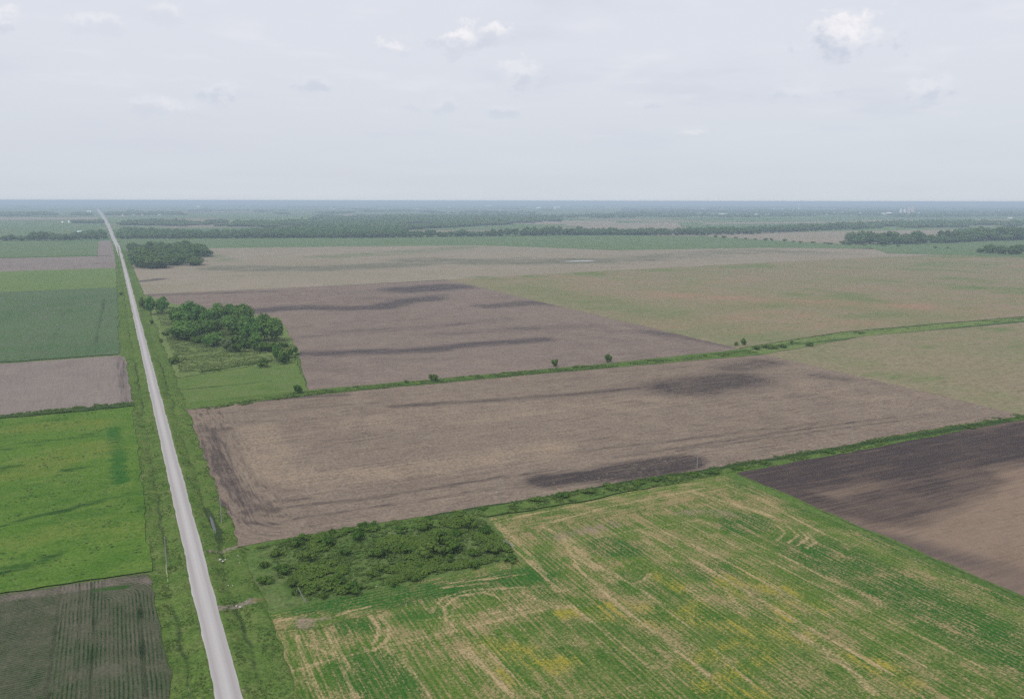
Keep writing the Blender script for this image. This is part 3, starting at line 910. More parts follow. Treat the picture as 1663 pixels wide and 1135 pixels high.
quad('far_crop_field', (1230, 361), (1663, 358), (1500, 352.5), (1300, 354), M['far_green'], .5, 'green field in front of the far town')
quad('pale_field', (1140, 364.5), (1440, 361.8), (1440, 359.6), (1140, 362), M['pink'], .7, 'thin tan strip left of the far grain silos')
quad('pale_field', (1400, 360), (1640, 359), (1640, 356.8), (1400, 358), M['pink'], .8, 'thin tan strip below the far grain silos')
quad('far_crop_field', (300, 343), (760, 341), (740, 337), (300, 338), M['far_green'], .7, 'hazy green fields in the left centre distance')
quad('pale_field', (170, 346), (420, 344.5), (420, 342.5), (170, 344), M['pink'], .9, 'thin tan field right of the far road end')
quad('far_crop_field', (900, 352), (1180, 354), (1180, 346), (900, 344), M['far_green'], .7, 'hazy green fields right of centre')
quad('far_crop_field', (1440, 412), (1720, 420), (1720, 396), (1400, 398), M['far_green'], .9, 'green field right of the tall trees')

# ------------------------------------------------------------------ west of the road
def w1_rows(X, Y):
    xe, yn, R_ = 3.4, 254.5, 13.0
    dE, dN = xe - X, yn - Y
    d = np.where((dE < R_) & (dN < R_), R_ - np.hypot(R_ - dE, R_ - dN), dE)
    part = X < -21
    return {'rows': np.c_[np.where(part, Y * 1.0, d), np.where(part, X, Y), 0 * X]}
sheet('row_crop_field', [(-300, 60), (-60, 60), (4.5, 60)], [(-300, 272), (-60, 259.5), (-8, 255.5), (1.5, 254), (3.8, 248)], .8, ZF + .25, M['rowcrop'],
      dict(bare=lambda X, Y: np.maximum(stroke(X, Y, [(-300, 270), (-60, 257.5), (-3, 253), (2, 250)], 2.5, 3), .32 * (X < -21) * vnoise(X, Y, 14, 61)),
           dark=lambda X, Y: .7 * np.maximum(pstroke(X, Y, [(130, 950), (131, 1000), (127, 1070), (122, 1135)], .25, .8),
                                        pstroke(X, Y, [(150, 950), (152, 1000), (150, 1070), (147, 1135), (144, 1200)], .4, .9)) +
           .8 * pstroke(X, Y, [(228, 985), (230, 1040), (236, 1135)], .5, .7) + .45 * pstroke(X, Y, [(170, 1010), (235, 1000)], 2.5, 3) + .45 * pstroke(X, Y, [(165, 1065), (230, 1060)], 2.5, 4),
           lush=lambda X, Y: np.maximum(pstroke(X, Y, [(155, 962), (205, 956)], 1.2, 1.5), .35 * pstroke(X, Y, [(20, 1060), (110, 1060)], 6, 6))),
      extra=w1_rows, rough=.05, label='young row crop with curving rows in the lower left corner')

def w2_dark(X, Y):
    return np.maximum(pstroke(X, Y, [(184, 697), (190, 735), (196, 785)], 2.6, 4.0, 3), .4 * pstroke(X, Y, [(70, 720), (170, 708)], 4, 8))
def w2_fur(X, Y):
    m = pstroke(X, Y, [(-60, 880), (15, 853), (110, 830), (175, 812), (240, 800)], 1.0, 2.4) * .85
    m = np.maximum(m, pstroke(X, Y, [(110, 766), (150, 757)], 1.4, 3) * .7)
    m = np.maximum(m, pstroke(X, Y, [(0, 766), (25, 760)], 3, 4) * .6)
    m = np.maximum(m, pstroke(X, Y, [(0, 932), (60, 918), (108, 896)], 2.0, 3.5) * .75)
    m = np.maximum(m, pstroke(X, Y, [(215, 820), (245, 830), (255, 880)], 2.0, 3.5) * .5)
    m = np.maximum(m, pstroke(X, Y, [(0, 730), (60, 722), (150, 708)], 2, 6) * .5)
    return m
sheet('green_pasture', [(-300, 273), (-60, 261), (-8, 257), (2.8, 255.5)], [(-300, 485), (-60, 482), (3.4, 480)], 1.5, ZF + .25, M['pasture'],
      dict(dark=w2_dark, furrow=w2_fur, pale=lambda X, Y: np.maximum(pstroke(X, Y, [(40, 770), (150, 730)], 12, 16) * .8, pstroke(X, Y, [(20, 700), (150, 690)], 10, 14) * .8) + pstroke(X, Y, [(0, 880), (120, 870), (230, 860)], 6, 14) * .5),
      rough=.07, label='vivid green pasture left of the gravel road')
sheet('ditch_bank', [(-300, 484), (3.4, 479.5)], [(-300, 492), (3.4, 486)], 2, ZF + .38, M['strip'], dict(ditch=lambda X, Y: 0 * X + .7), step_v=1.2, rough=.3,
      label='dark weedy strip along the small brown field')
sheet('brown_field', [(-300, 491), (3.2, 485)], [(-300, 650), (-60, 648), (-3, 648), (2.6, 640)], 3, ZF + .25, M['mauve'],
      dict(dark=lambda X, Y: stroke(X, Y, [(1, 490), (-1, 640)], 3, 5) * .6), rough=.08, label='small brown bare field left of the road')
sheet('green_crop_field', [(-900, 660), (-60, 655), (-1, 655)], [(-900, 1180), (-60, 1170), (1, 1168)], 2.6, ZF + .25, M['teal_crop'],
      dict(dark=lambda X, Y: np.maximum(pstroke(X, Y, [(70, 575), (88, 535), (106, 492), (112, 480)], 1.2, 2.2), pstroke(X, Y, [(79, 575), (96, 535), (111, 492)], 1.2, 2.2)) * .42
           + .4 * pstroke(X, Y, [(150, 575), (158, 530), (168, 486)], 1.0, 2.2) + .4 * pstroke(X, Y, [(157, 575), (163, 530), (171, 486)], 1.0, 2.2) + .5 * pstroke(X, Y, [(0, 588), (200, 577)], 5, 4), bare=lambda X, Y: .35 * pstroke(X, Y, [(60, 520), (100, 500)], 20, 30)), rough=.05,
      label='dark bluish green crop with faint wheel tracks')
sheet('bright_grass_field', [(-1300, 1175), (1, 1168)], [(-1300, 1520), (3, 1510)], 12, ZF + .25, M['lime'], rough=.05, label='bright yellow-green field far left of the road')
sheet('mauve_field', [(-1500, 1520), (3, 1510)], [(-1500, 1860), (3, 1850)], 15, ZF + .2, M['mauve'],
      dict(dark=lambda X, Y: pstroke(X, Y, [(160, 428), (178, 428)], 10, 12) * .8), rough=0, label='mauve bare field far left of the road')
sheet('grey_green_field', [(-1700, 1860), G(158, 415.5)], [(-1700, 2600), G(160, 392.5)], 30, ZF + .2, M['far_green'],
      dict(dark=lambda X, Y: 0 * X), rough=0, label='grey-green field before the left hedge')
sheet('mauve_field', [G(158, 415.5), (3, 1850)], [G(160, 392.5), (0, 2590)], 20, ZF + .2, M['mauve'], dict(dark=lambda X, Y: 0 * X), rough=0,
      label='narrow mauve strip close to the far road')

# puddles
pm, b, bs = new_mat('still_water', .06, .5)
b.put(bs.inputs['Base Color'], (.05, .05, .045))
def puddle(px, py, rx, ry, z, label, rot=0.0, cxy=None):
    cx0, cy0 = cxy or G(px, py)
    a = np.linspace(0, 2 * math.pi, 33)[:-1]
    r = 1 + .35 * (vnoise(np.cos(a) * 2 + px, np.sin(a) * 2 + py, 1, 3) - .5)
    v = [(math.cos(q) * rx * r_, math.sin(q) * ry * r_, 0) for q, r_ in zip(a, r)]
    me = bpy.data.meshes.new('puddle')
    me.from_pydata(v, [], [tuple(range(32))])
    link('puddle', me, pm, kind='structure', label=label, loc=(cx0, cy0, z), rot=(0, 0, rot))
puddle(345, 862, .55, 8.5, .30, 'dark puddle lying in the roadside ditch', cxy=(24.2, 288))
pr, b, bs = new_mat('sky_tinted_water', .25, .8)
b.put(bs.inputs['Base Color'], (.55, .56, .58))  # pale sky reflection put into the water's base colour
def pond():
    P = resample([G(918, 425.6), G(930, 425.0), G(945, 424.6), G(957, 424.2), G(966, 423.6)], 24)
    t = np.linspace(0, 1, 24)
    wd = 7.0 * np.sin(np.pi * np.clip(t, .03, .97)) ** .6 * (.6 + .8 * vnoise(t * 9, t * 0, 1, 2))
    V = np.r_[np.c_[P[:, 0], P[:, 1] - wd, np.full(24, .72)], np.c_[P[:, 0], P[:, 1] + wd, np.full(24, .72)]]
    F = [[j, j + 1, 25 + j, 24 + j] for j in range(23)]
    link('field_pond', make_mesh('field_pond', V, F), pr, kind='structure', label='thin bright sheet of water in the far tan field')
pond()

# ------------------------------------------------------------------ foliage
def foliage(name, a, b_, c_, hue=.25):
    m, b, bs = new_mat(name, .8, .0)
    t = b.attr('tone')
    oi = b.new('ShaderNodeObjectInfo').outputs['Random']
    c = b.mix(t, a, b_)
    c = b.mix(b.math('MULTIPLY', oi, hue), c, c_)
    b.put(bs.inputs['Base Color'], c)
    tr = b.new('ShaderNodeBsdfTranslucent')
    b.put(tr.inputs[0], c)
    mx = b.new('ShaderNodeMixShader')
    mx.inputs[0].default_value = .32
    b.L.new(bs.outputs[0], mx.inputs[1])
    b.L.new(tr.outputs[0], mx.inputs[2])
    o_ = m.node_tree.nodes['Material Output']
    b.L.new(mx.outputs[0], o_.inputs[0])
    return m
M['leaf'] = foliage('tree_leaves', (.055, .145, .028), (.130, .255, .048), (.150, .215, .060), .5)
M['leaf_pale'] = foliage('pale_leaves', (.110, .170, .060), (.190, .245, .100), (.16, .20, .09), .4)
M['leaf_far'] = foliage('far_leaves', (.048, .112, .034), (.120, .205, .056), (.14, .18, .065), .45)
M['shrub'] = foliage('shrub_leaves', (.042, .110, .018), (.112, .200, .034), (.150, .200, .048), .6)
M['weed'] = foliage('weed_leaves', (.070, .128, .028), (.132, .190, .052), (.13, .19, .05), .1)
M['marshweed'] = foliage('marsh_leaves', (.115, .175, .045), (.220, .265, .095), (.13, .20, .05), .1)
bm_, b, bs = new_mat('bark', .9, .1)
b.put(bs.inputs['Base Color'], b.mix(b.noise(.4, None, 2), (.10, .08, .06), (.17, .145, .12)))
M['bark'] = bm_

PH = (1 + 5 ** .5) / 2
ICO_V = np.array([(-1, PH, 0), (1, PH, 0), (-1, -PH, 0), (1, -PH, 0), (0, -1, PH), (0, 1, PH), (0, -1, -PH), (0, 1, -PH), (PH, 0, -1), (PH, 0, 1), (-PH, 0, -1), (-PH, 0, 1)], float)
ICO_V /= np.linalg.norm(ICO_V[0])
ICO_F = np.array([(0, 11, 5), (0, 5, 1), (0, 1, 7), (0, 7, 10), (0, 10, 11), (1, 5, 9), (5, 11, 4), (11, 10, 2), (10, 7, 6), (7, 1, 8), (3, 9, 4), (3, 4, 2), (3, 2, 6), (3, 6, 8), (3, 8, 9), (4, 9, 5), (2, 4, 11), (6, 2, 10), (8, 6, 7), (9, 8, 1)])


def crown_geo(seed, lobes=11, leaves=520, leaf=.085, wx=.40, z0=.22, z1=1.0, top=.0, core=.80):
    """crown of a tree of height 1: leaf clumps round lobes, with a rough inner mass"""
    r = np.random.default_rng(seed)
    cs, rs = [], []
    zc, hz = (z0 + z1) / 2, (z1 - z0) / 2
    for k_ in range(lobes):
        for _ in range(40):
            p = r.normal(size=3)
            p = p / np.linalg.norm(p) * r.random() ** .4
            lr = r.uniform(.15, .29) * (1.15 if p[2] < .2 else .9)
            q = np.array([p[0] * (wx - lr * .6), p[1] * (wx - lr * .6), zc + p[2] * (hz - lr * .8)])
            if all(np.linalg.norm(q - c_) > .11 for c_ in cs):
                break
        cs.append(q)
        rs.append(lr)
    cs, rs = np.array(cs), np.array(rs)
    V, F, T = [], [], []
    nv = 0
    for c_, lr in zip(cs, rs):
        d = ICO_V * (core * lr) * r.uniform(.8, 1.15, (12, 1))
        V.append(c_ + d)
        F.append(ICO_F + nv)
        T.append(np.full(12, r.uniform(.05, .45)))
        nv += 12
    tone_l = r.uniform(.1, .85, lobes)
    k_ = 0
    while k_ < leaves:
        j = r.integers(lobes)
        d = r.normal(size=3)
        d[2] = abs(d[2]) * (1 if r.random() < .7 else -1)
        d /= np.linalg.norm(d)
        p = cs[j] + d * rs[j] * r.uniform(.88, 1.12)
        o_ = np.linalg.norm(cs - p, axis=1) / rs
        o_[j] = 9
        if (o_ < .72).any() and r.random() < .8:
            k_ += .3
            continue
        n_ = d + r.normal(size=3) * .34
        n_ /= np.linalg.norm(n_)
        u = np.cross(n_, r.normal(size=3))
        u /= np.linalg.norm(u)
        v = np.cross(n_, u)
        s_ = leaf * r.uniform(.5, 1.15)
        pts = np.array([p + u * s_, p + v * s_ * .8, p - u * s_ * r.uniform(.6, 1), p - v * s_ * .8])
        V.append(pts)
        F.append(np.array([[0, 1, 2], [0, 2, 3]]) + nv)
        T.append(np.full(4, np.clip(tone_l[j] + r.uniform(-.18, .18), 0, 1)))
        nv += 4
        k_ += 1
    return np.concatenate(V), np.concatenate(F), np.concatenate(T)


def trunk_geo(seed, r0=.028, top=.62):
    r = np.random.default_rng(seed)
    V, F = [], []

    def limb(p0, p1, ra, rb, n=6):
        p0, p1 = np.array(p0, float), np.array(p1, float)
        d = p1 - p0
        d /= np.linalg.norm(d)
        u = np.cross(d, [.3, .9, .1])
        u /= np.linalg.norm(u)
        v = np.cross(d, u)
        o_ = sum(len(q) for q in V)
        a = np.arange(n) * 2 * math.pi / n
        ring = np.cos(a)[:, None] * u + np.sin(a)[:, None] * v
        mid = (p0 + p1) / 2 + r.normal(size=3) * .012
        V.append(np.concatenate([p0 + ring * ra, mid + ring * (ra + rb) / 2, p1 + ring * rb]))
        for l in range(2):
            for j in range(n):
                a0, a1 = o_ + l * n + j, o_ + l * n + (j + 1) % n
                F.extend([[a0, a1, a1 + n], [a0, a1 + n, a0 + n]])
    limb((0, 0, -.02), (r.normal() * .02, r.normal() * .02, top * .6), r0, r0 * .7)
    for _ in range(4):
        a = r.uniform(0, 6.28)
        z_ = r.uniform(.28, .4)
        limb((0, 0, z_), (math.cos(a) * .22, math.sin(a) * .22, z_ + r.uniform(.15, .3)), r0 * .5, r0 * .2, 4)
    return np.concatenate(V), np.array(F)


CR, TR = {}, {}
for s_ in range(6):
    v, f, t = crown_geo(100 + s_, 12, 700, .062, wx=.42 + .03 * (s_ % 3), z0=.14)
    CR['tree', s_] = make_mesh('crown', v, f, {'tone': t})
    CR['tree', s_].materials.append(M['leaf'])
    CR['pale', s_] = CR['tree', s_].copy()
    CR['pale', s_].materials.clear()
    CR['pale', s_].materials.append(M['leaf_pale'])
    tv, tf = trunk_geo(200 + s_)
    TR[s_] = make_mesh('trunk', tv, tf)
    TR[s_].materials.append(M['bark'])
    # single-mesh tree for the distance
    v, f, t = crown_geo(300 + s_, 13, 380, .075, wx=.44 + .04 * (s_ % 3), z0=-.04)
    me = make_mesh('far_tree', np.r_[v, tv], np.r_[f, tf + len(v)], {'tone': np.r_[t, np.zeros(len(tv))]})
    me.materials.append(M['leaf_far'])
    me.materials.append(M['bark'])
    mi = np.zeros(len(f) + len(tf), np.int32)
    mi[len(f):] = 1
    me.polygons.foreach_set('material_index', mi)
    CR['far', s_] = me
    v, f, t = crown_geo(400 + s_, 9, 420, .10, wx=.62, z0=.0, z1=1.0)
    CR['shrub', s_] = make_mesh('shrub', v, f, {'tone': t})
    CR['shrub', s_].materials.append(M['shrub'])

seen = set()
def tree(x, y, h, wd, s_, label, group=None, pale=False, z=.6, name='tree', cat='tree'):
    root = bpy.data.objects.new(name, None)
    col.objects.link(root)
    root.empty_display_size = .5
    root.location = (x, y, z)
    root['label'], root['category'] = label, cat
    if group:
        root['group'] = group
    k_ = wd / h / .9
    rz = random.uniform(0, 6.28)
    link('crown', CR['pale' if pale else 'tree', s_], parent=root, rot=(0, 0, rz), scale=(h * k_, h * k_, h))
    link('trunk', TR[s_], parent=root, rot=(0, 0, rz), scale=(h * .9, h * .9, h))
    return root

def pxtree(px, py, top, wpx, s_, label, **kw):
    x, y = G(px, py)
    d = depth(x, y)
    return tree(x, y, (py - top) * d / FOC * 1.16, wpx * d / FOC, s_, label, **kw)

# grove beside the road; pixel columns: base x, base y, crown top y, crown width
q_ = lambda a, b_: (180 + a / 5.197, 480 + b_ / 5.197)
grove = [(560, 262, 120, 120, 0), (680, 262, 85, 165, 0), (755, 262, 95, 110, 0), (800, 310, 145, 110, 0), (910, 262, 90, 120, 0), (1030, 250, 85, 110, 0),
         (1130, 290, 95, 135, 0), (1030, 345, 190, 160, 0), (1110, 345, 200, 120, 0), (1150, 400, 260, 90, 0), (1240, 400, 250, 120, 0), (1300, 395, 172, 100, 0),
         (1362, 400, 215, 150, 0), (1400, 390, 260, 90, 0), (860, 440, 335, 140, 0), (905, 425, 320, 100, 0), (640, 380, 235, 200, 0), (720, 390, 250, 130, 0), (570, 370, 270, 110, 0),
         (850, 360, 220, 110, 0), (1230, 440, 330, 90, 0), (990, 300, 170, 120, 0), (610, 300, 150, 130, 0), (1180, 330, 190, 90, 0)]
GLAB = ['back-row tree at the left end of the grove', 'broad back-row tree second from the left in the grove', 'back-row tree third from the left in the grove',
        'tree in the dip behind the grove centre left', 'slim back-row tree left of the grove middle', 'tall back-row tree at the middle of the grove', 'tall back-row tree right of the grove middle',
        'large light green tree in the centre of the grove', 'centre tree just right of the large light one', 'tree between the grove centre and its right-hand cluster',
        'left tree of the right-hand cluster of the grove', 'highest tree of the right-hand cluster of the grove', 'big tree at the right end of the grove by the plowed field',
        'outermost right tree of the grove beside the plowed soil', 'front tree below the pale olive one in the grove', 'small front tree right of the grove centre',
        'big round tree at the left front of the grove', 'tree joined to the right side of the big round front tree', 'tree at the left front corner of the grove',
        'inner tree left of the pale olive one', 'low tree in front of the right-hand cluster', 'inner tree between the centre and the tall back row',
        'inner tree behind the big round front tree', 'inner tree left of the right-hand cluster']
for n_, (bx, by, tp, wd, pl) in enumerate(grove):
    x_, y_ = q_(bx, by)
    pxtree(x_, y_, 480 + tp / 5.197, wd / 5.197 * 1.25, n_ % 6, GLAB[n_], group='trees of the roadside grove')
pxtree(*q_(340, 170), 480 + 35 / 5.197, 20, 1, 'left tree of the detached pair near the parcel corner')
pxtree(*q_(435, 165), 480 + 32 / 5.197, 20, 2, 'right tree of the detached pair near the parcel corner')
pxtree(*q_(905, 335), 480 + 212 / 5.197, 16, 3, 'pale olive tree standing in front of the grove centre', pale=True)
pxtree(*q_(975, 485), 480 + 372 / 5.197, 16, 4, 'small pale round tree at the southern foot of the grove', pale=True)
pxtree(*q_(1400, 575), 480 + 430 / 5.197, 13, 5, 'narrow dark tree at the south-east end of the grove')
pxtree(*q_(1560, 505), 480 + 440 / 5.197, 8, 0, 'slim dark tree at the grove edge touching the plowed field')

def shrub(x, y, h, wd, s_, label, group=None, name='shrub', cat='shrub', z=.6, pale=False):
    me = CR['shrub', s_] if not pale else CR['pale', s_]
    k_ = wd / h / 1.25
    return link(name, me, loc=(x, y, z - .05), rot=(0, 0, random.uniform(0, 6.28)), scale=(h * k_, h * k_, h), label=label, cat=cat, group=group)

def pxshrub(px, py, top, wpx, s_, label, **kw):
    x, y = G(px, py)
    d = depth(x, y)
    return shrub(x, y, max(.6, (py - top) * d / FOC * 1.02), wpx * d / FOC, s_, label, **kw)
FR = ['widest light bush at the right foot of the grove', 'bush on the left shoulder of the widest light bush', 'bush on the right shoulder of the widest light bush',
      'lower light bush beside the mown plot corner', 'bush behind the lower light bush near the field edge', 'greyish wide bush right of the small pale round tree',
      'bush between the greyish bush and the right-hand trees', 'low bush right behind the small pale round tree', 'bush at the foot of the big round front tree',
      'small bush left below the big round front tree', 'small bush at the far left of the grove front', 'small bush behind the widest light bush at its right']
for n_, (bx, by, tp, wd) in enumerate([(1320, 480, 392, 190), (1250, 480, 400, 110), (1400, 480, 395, 110), (1460, 585, 455, 120), (1500, 560, 455, 80), (1060, 450, 335, 140),
                                       (1150, 460, 375, 110), (1060, 490, 405, 120), (740, 415, 340, 125), (700, 400, 330, 80), (530, 360, 270, 70), (1470, 450, 400, 70)]):
    x_, y_ = q_(bx, by)
    pxshrub(x_, y_, 480 + tp / 5.197, wd / 5.197, n_ % 6, FR[n_], group='bushes fringing the grove')
pxshrub(*q_(1290, 615), 480 + 540 / 5.197, 20, 1, 'dark bush at the marsh edge above the mown plot')
pxshrub(*q_(530, 585), 480 + 515 / 5.197, 20, 2, 'dark low bush in the marsh grass near the road')
pxshrub(*q_(465, 348), 480 + 300 / 5.197, 13, 3, 'small dark bush left of the grove')
pxshrub(*q_(345, 248), 480 + 208 / 5.197, 9, 4, 'tiny dark bush below the detached pair of trees')
pxshrub(*q_(425, 397), 480 + 370 / 5.197, 9, 5, 'low dark bush in the marsh closest to the road')
pxshrub(*q_(1525, 515), 480 + 452 / 5.197, 8, 2, 'small dark bush beside the slim tree at the field edge')
pxshrub(233, 505, 482, 13, 0, 'bush at the road by the north-west parcel corner')
pxshrub(484, 641, 626, 15, 1, 'round bush where the ditch meets the mown plot')
pxshrub(704, 621, 608, 15, 2, 'round dark bush on the ditch bank between the plowed fields')
pxshrub(901, 597, 583, 12, 3, 'two-pronged small tree on the ditch bank', pale=False)
pxshrub(987, 590, 576, 16, 4, 'bushy tree on the ditch bank east of the two-pronged one')
pxshrub(1207, 562, 550, 11, 5, 'dark tree where the ditch leaves the plowed parcel')
pxshrub(1195, 563, 556, 8, 0, 'low bush left of the dark ditch tree')
pxshrub(1285, 560, 554, 6, 1, 'tiny bush in the eastern ditch')
pxshrub(1398, 544, 540, 8, 2, 'single small bush on the eastern ditch bank')
pxshrub(660, 624, 618, 8, 3, 'low tuft of brush on the ditch bank left of the round bush')
pxshrub(197, 480, 475, 9, 4, 'small dark bush on the left road edge near the parcel corner')
for px_, wd_ in ((1228, 20), (1250, 26), (1270, 18), (1315, 14)):
    pxshrub(px_, 569 - (px_ - 1228) * .06, 562 - (px_ - 1228) * .06, wd_, px_ % 6, 'low brush growing in the eastern ditch beyond the parcel', group='brush in the eastern ditch')

# mid-distance wood right of the road
def inpoly(px, py, P):
    c_ = False
    j = len(P) - 1
    for i_ in range(len(P)):
        if (P[i_][1] > py) != (P[j][1] > py) and px < (P[j][0] - P[i_][0]) * (py - P[i_][1]) / (P[j][1] - P[i_][1]) + P[i_][0]:
            c_ = not c_
        j = i_
    return c_

def fartree(x, y, h, wd, label, group, s_=None):
    s_ = random.randrange(6) if s_ is None else s_
    return link('tree', CR['far', s_], loc=(x, y, .4), rot=(0, 0, random.uniform(0, 6.28)), scale=(wd / .9, wd / .9, h), label=label, cat='tree', group=group)

W = [G(203, 420), G(212, 433), G(240, 437), G(300, 435), G(320, 432), G(322, 425), G(337, 415), G(325, 408), G(240, 404), G(203, 409)]
pts = []
tries = 0
xs_, ys_2 = [p[0] for p in W], [p[1] for p in W]
while len(pts) < 70 and tries < 8000:
    tries += 1
    x, y = random.uniform(min(xs_), max(xs_)), random.uniform(min(ys_2), max(ys_2))
    if x > 36 and inpoly(x, y, W) and all((x - a)**2 + (y - b_)**2 > 16**2 for a, b_ in pts):
        pts.append((x, y))
for x, y in pts:
    fartree(x, y, random.choice([15, 18, 20, 24, 27]), random.uniform(22, 36), 'rounded tree within the isolated wood right of the far road', 'trees of the isolated wood')

# tall row on the right
row = [(1384, 395, 376, 20), (1402, 396, 374, 16), (1412, 396, 376, 14), (1425, 397, 377, 18), (1440, 397, 375, 18), (1453, 397, 377, 14), (1470, 396, 378, 12), (1487, 396, 374, 18),
       (1500, 396, 379, 14), (1512, 395, 380, 14), (1533, 394, 373, 18), (1549, 394, 374, 18), (1562, 393, 377, 16), (1578, 392, 373, 22), (1596, 391, 369, 26),
       (1620, 390, 367, 26), (1642, 390, 368, 26), (1662, 389, 370, 22), (1605, 387, 371, 20), (1650, 386, 369, 22), (1392, 397, 384, 16), (1433, 398, 384, 16), (1462, 397, 385, 16), (1478, 397, 384, 14), (1522, 395, 383, 16), (1541, 395, 384, 16),
       (1556, 394, 383, 14), (1570, 393, 380, 18), (1587, 392, 378, 20), (1608, 391, 380, 22), (1631, 391, 379, 22), (1652, 390, 380, 20)]
for n_, (px_, by, tp, wd) in enumerate(row):
    x, y = G(px_, by)
    d = depth(x, y)
    fartree(x, y, (by - tp) * d / FOC, wd * 1.35 * d / FOC, 'tall tree of the dark row at the right edge of the view', 'tall tree row at the right edge', n_ % 6)
for n_, (px_, by, tp, wd) in enumerate([(1607, 412, 396, 22), (1625, 413, 398, 18), (1640, 414, 399, 16), (1655, 414, 396, 20), (1592, 411, 403, 14), (1370, 397, 391, 12), (1380, 398, 392, 12)]):
    x, y = G(px_, by)
    d = depth(x, y)
    fartree(x, y, (by - tp) * d / FOC, wd * d / FOC, 'lower bushy tree in front of the tall right-hand row', 'bushy trees before the right-hand row', n_ % 6)
for px_ in list(range(1160, 1370, 16)) + [1400, 1432, 1455, 1520, 1540]:
    by = np.interp(px_, [1150, 1300, 1370, 1540], [385.5, 394, 398, 404]) + random.uniform(-.4, .4)
    x, y = G(px_ + random.uniform(-4, 4), by)
    d = depth(x, y)
    link('shrub', CR['shrub', random.randrange(6)], loc=(x, y, .3), scale=(random.uniform(6, 11) * d / FOC / 1.25,) * 2 + (random.uniform(2.2, 4.2) * d / FOC,),
         label='low bush in the thin hedge crossing the right distance', cat='shrub', group='bushes of the thin far hedge')

# front trees of the creek wood
def creek_y(px_):
    return np.interp(px_, [-10, 50, 100, 175, 190, 330, 540, 700, 830, 1000, 1100, 1200, 1300, 1400], [392, 391.5, 390.5, 389, 388.5, 388.3, 387, 386, 383.8, 382, 383, 382, 377, 373])
n_cr = 0
ORD2 = 'first second third fourth fifth sixth seventh eighth ninth tenth eleventh twelfth thirteenth fourteenth fifteenth sixteenth seventeenth eighteenth nineteenth twentieth twenty-first twenty-second'.split()
px_ = -4.0
while px_ < 1395:
    px_ += random.uniform(7.5, 12.5)
    if 176 < px_ < 190:
        continue
    by = float(creek_y(px_)) - random.uniform(0, 1.2)
    x, y = G(px_, by)
    d = depth(x, y)
    hp = random.uniform(8, 13) if px_ > 190 else random.uniform(7, 11)
    if 50 < px_ < 85:
        hp = 15
    if 830 < px_ < 960 and random.random() < .3:
        hp = 15
    fartree(x, y, hp * d / FOC, random.uniform(11, 16) * d / FOC, 'green tree in the front row of the long creek wood' if px_ > 185 else '%s tree from the left in the hedge left of the far road' % ORD2[min(n_cr, 21)],
            'front trees of the creek wood' if px_ > 185 else 'trees of the left far hedge')
    n_cr += 1

# woods behind: dense masses
def replicate(V, F, T, P, S, seed=1, tone_var=.25):
    """many copies of one small mesh, joined: P positions, S (n,3) scales"""
    r = np.random.default_rng(seed)
    n = len(P)
    a = r.uniform(0, 2 * math.pi, n)
    c_, s_ = np.cos(a)[:, None], np.sin(a)[:, None]
    X = V[None, :, 0] * c_ - V[None, :, 1] * s_
    Y = V[None, :, 0] * s_ + V[None, :, 1] * c_
    Z = np.repeat(V[None, :, 2], n, 0)
    W_ = np.stack([X * S[:, 0:1] + P[:, 0:1], Y * S[:, 1:2] + P[:, 1:2], Z * S[:, 2:3] + P[:, 2:3]], -1).reshape(-1, 3)
    FF = (F[None] + (np.arange(n) * len(V))[:, None, None]).reshape(-1, F.shape[1])
    tt = np.clip(T[None] + r.uniform(-tone_var, tone_var, (n, 1)), 0, 1).ravel()
    return W_, FF, tt

def merge(parts):
    V, F, T, o_ = [], [], [], 0
    for v, f, t in parts:
        V.append(v)
        F.append(f + o_)
        T.append(t)
        o_ += len(v)
    return np.concatenate(V), np.concatenate(F), np.concatenate(T)

small = [crown_geo(500 + s_, 7, 46, .17, wx=.5, z0=.0, core=.95) for s_ in range(4)]
tiny = [crown_geo(600 + s_, 4, 8, .25, wx=.5, z0=.0, core=1.1) for s_ in range(3)]
def wood(name, polys, spacing, h, label, protos=small, seed=5, gap=.0):
    r = np.random.default_rng(seed)
    P = []
    for pix in polys:
        Q = [G(*p) for p in pix]
        xs, ys_3 = [p[0] for p in Q], [p[1] for p in Q]
        gx = np.arange(min(xs), max(xs), spacing)
        gy = np.arange(min(ys_3), max(ys_3), spacing)
        for x in gx:
            for y in gy:
                xx, yy = x + r.uniform(-.45, .45) * spacing, y + r.uniform(-.45, .45) * spacing
                if inpoly(xx, yy, Q) and vnoise(xx, yy, 120, 77) > gap:
                    P.append((xx, yy, .2))
    P = np.array(P)
    print(name, len(P))
    parts = []
    for j, (v, f, t) in enumerate(protos):
        p = P[j::len(protos)]
        s_ = r.uniform(.75, 1.25, (len(p), 1))
        S = np.concatenate([s_ * spacing * 1.35, s_ * spacing * 1.35, h * r.uniform(.7, 1.25, (len(p), 1))], 1)
        parts.append(replicate(v, f, t, p, S, seed + j))
    V, F, T = merge(parts)
    link(name, make_mesh(name, V, F, {'tone': T}), M['leaf_far'], kind='stuff', label=label)
wood('creek_wood', [[(192, 387), (660, 385.5), (655, 376), (560, 371), (470, 374), (380, 381), (330, 382), (200, 377)],
                    [(850, 382.5), (1095, 381.5), (1090, 379), (850, 380)], [(1100, 381), (1310, 375.5), (1300, 372), (1100, 378)]], 19, 18,
     'dense hazy wood following the creek across the distance', seed=5, gap=.30)
wood('distant_wood', [[(192, 366), (420, 369), (500, 373), (480, 363), (240, 361)], [(480, 371), (660, 374), (735, 370), (915, 360), (900, 357.5), (760, 352), (620, 353), (520, 357), (470, 362)],
                      [(1290, 373), (1663, 368), (1663, 362), (1500, 362), (1300, 368)], [(1570, 386), (1663, 384), (1663, 376), (1560, 378)]], 30, 18,
     'second line of hazy woods beyond the creek', seed=9, gap=.45)
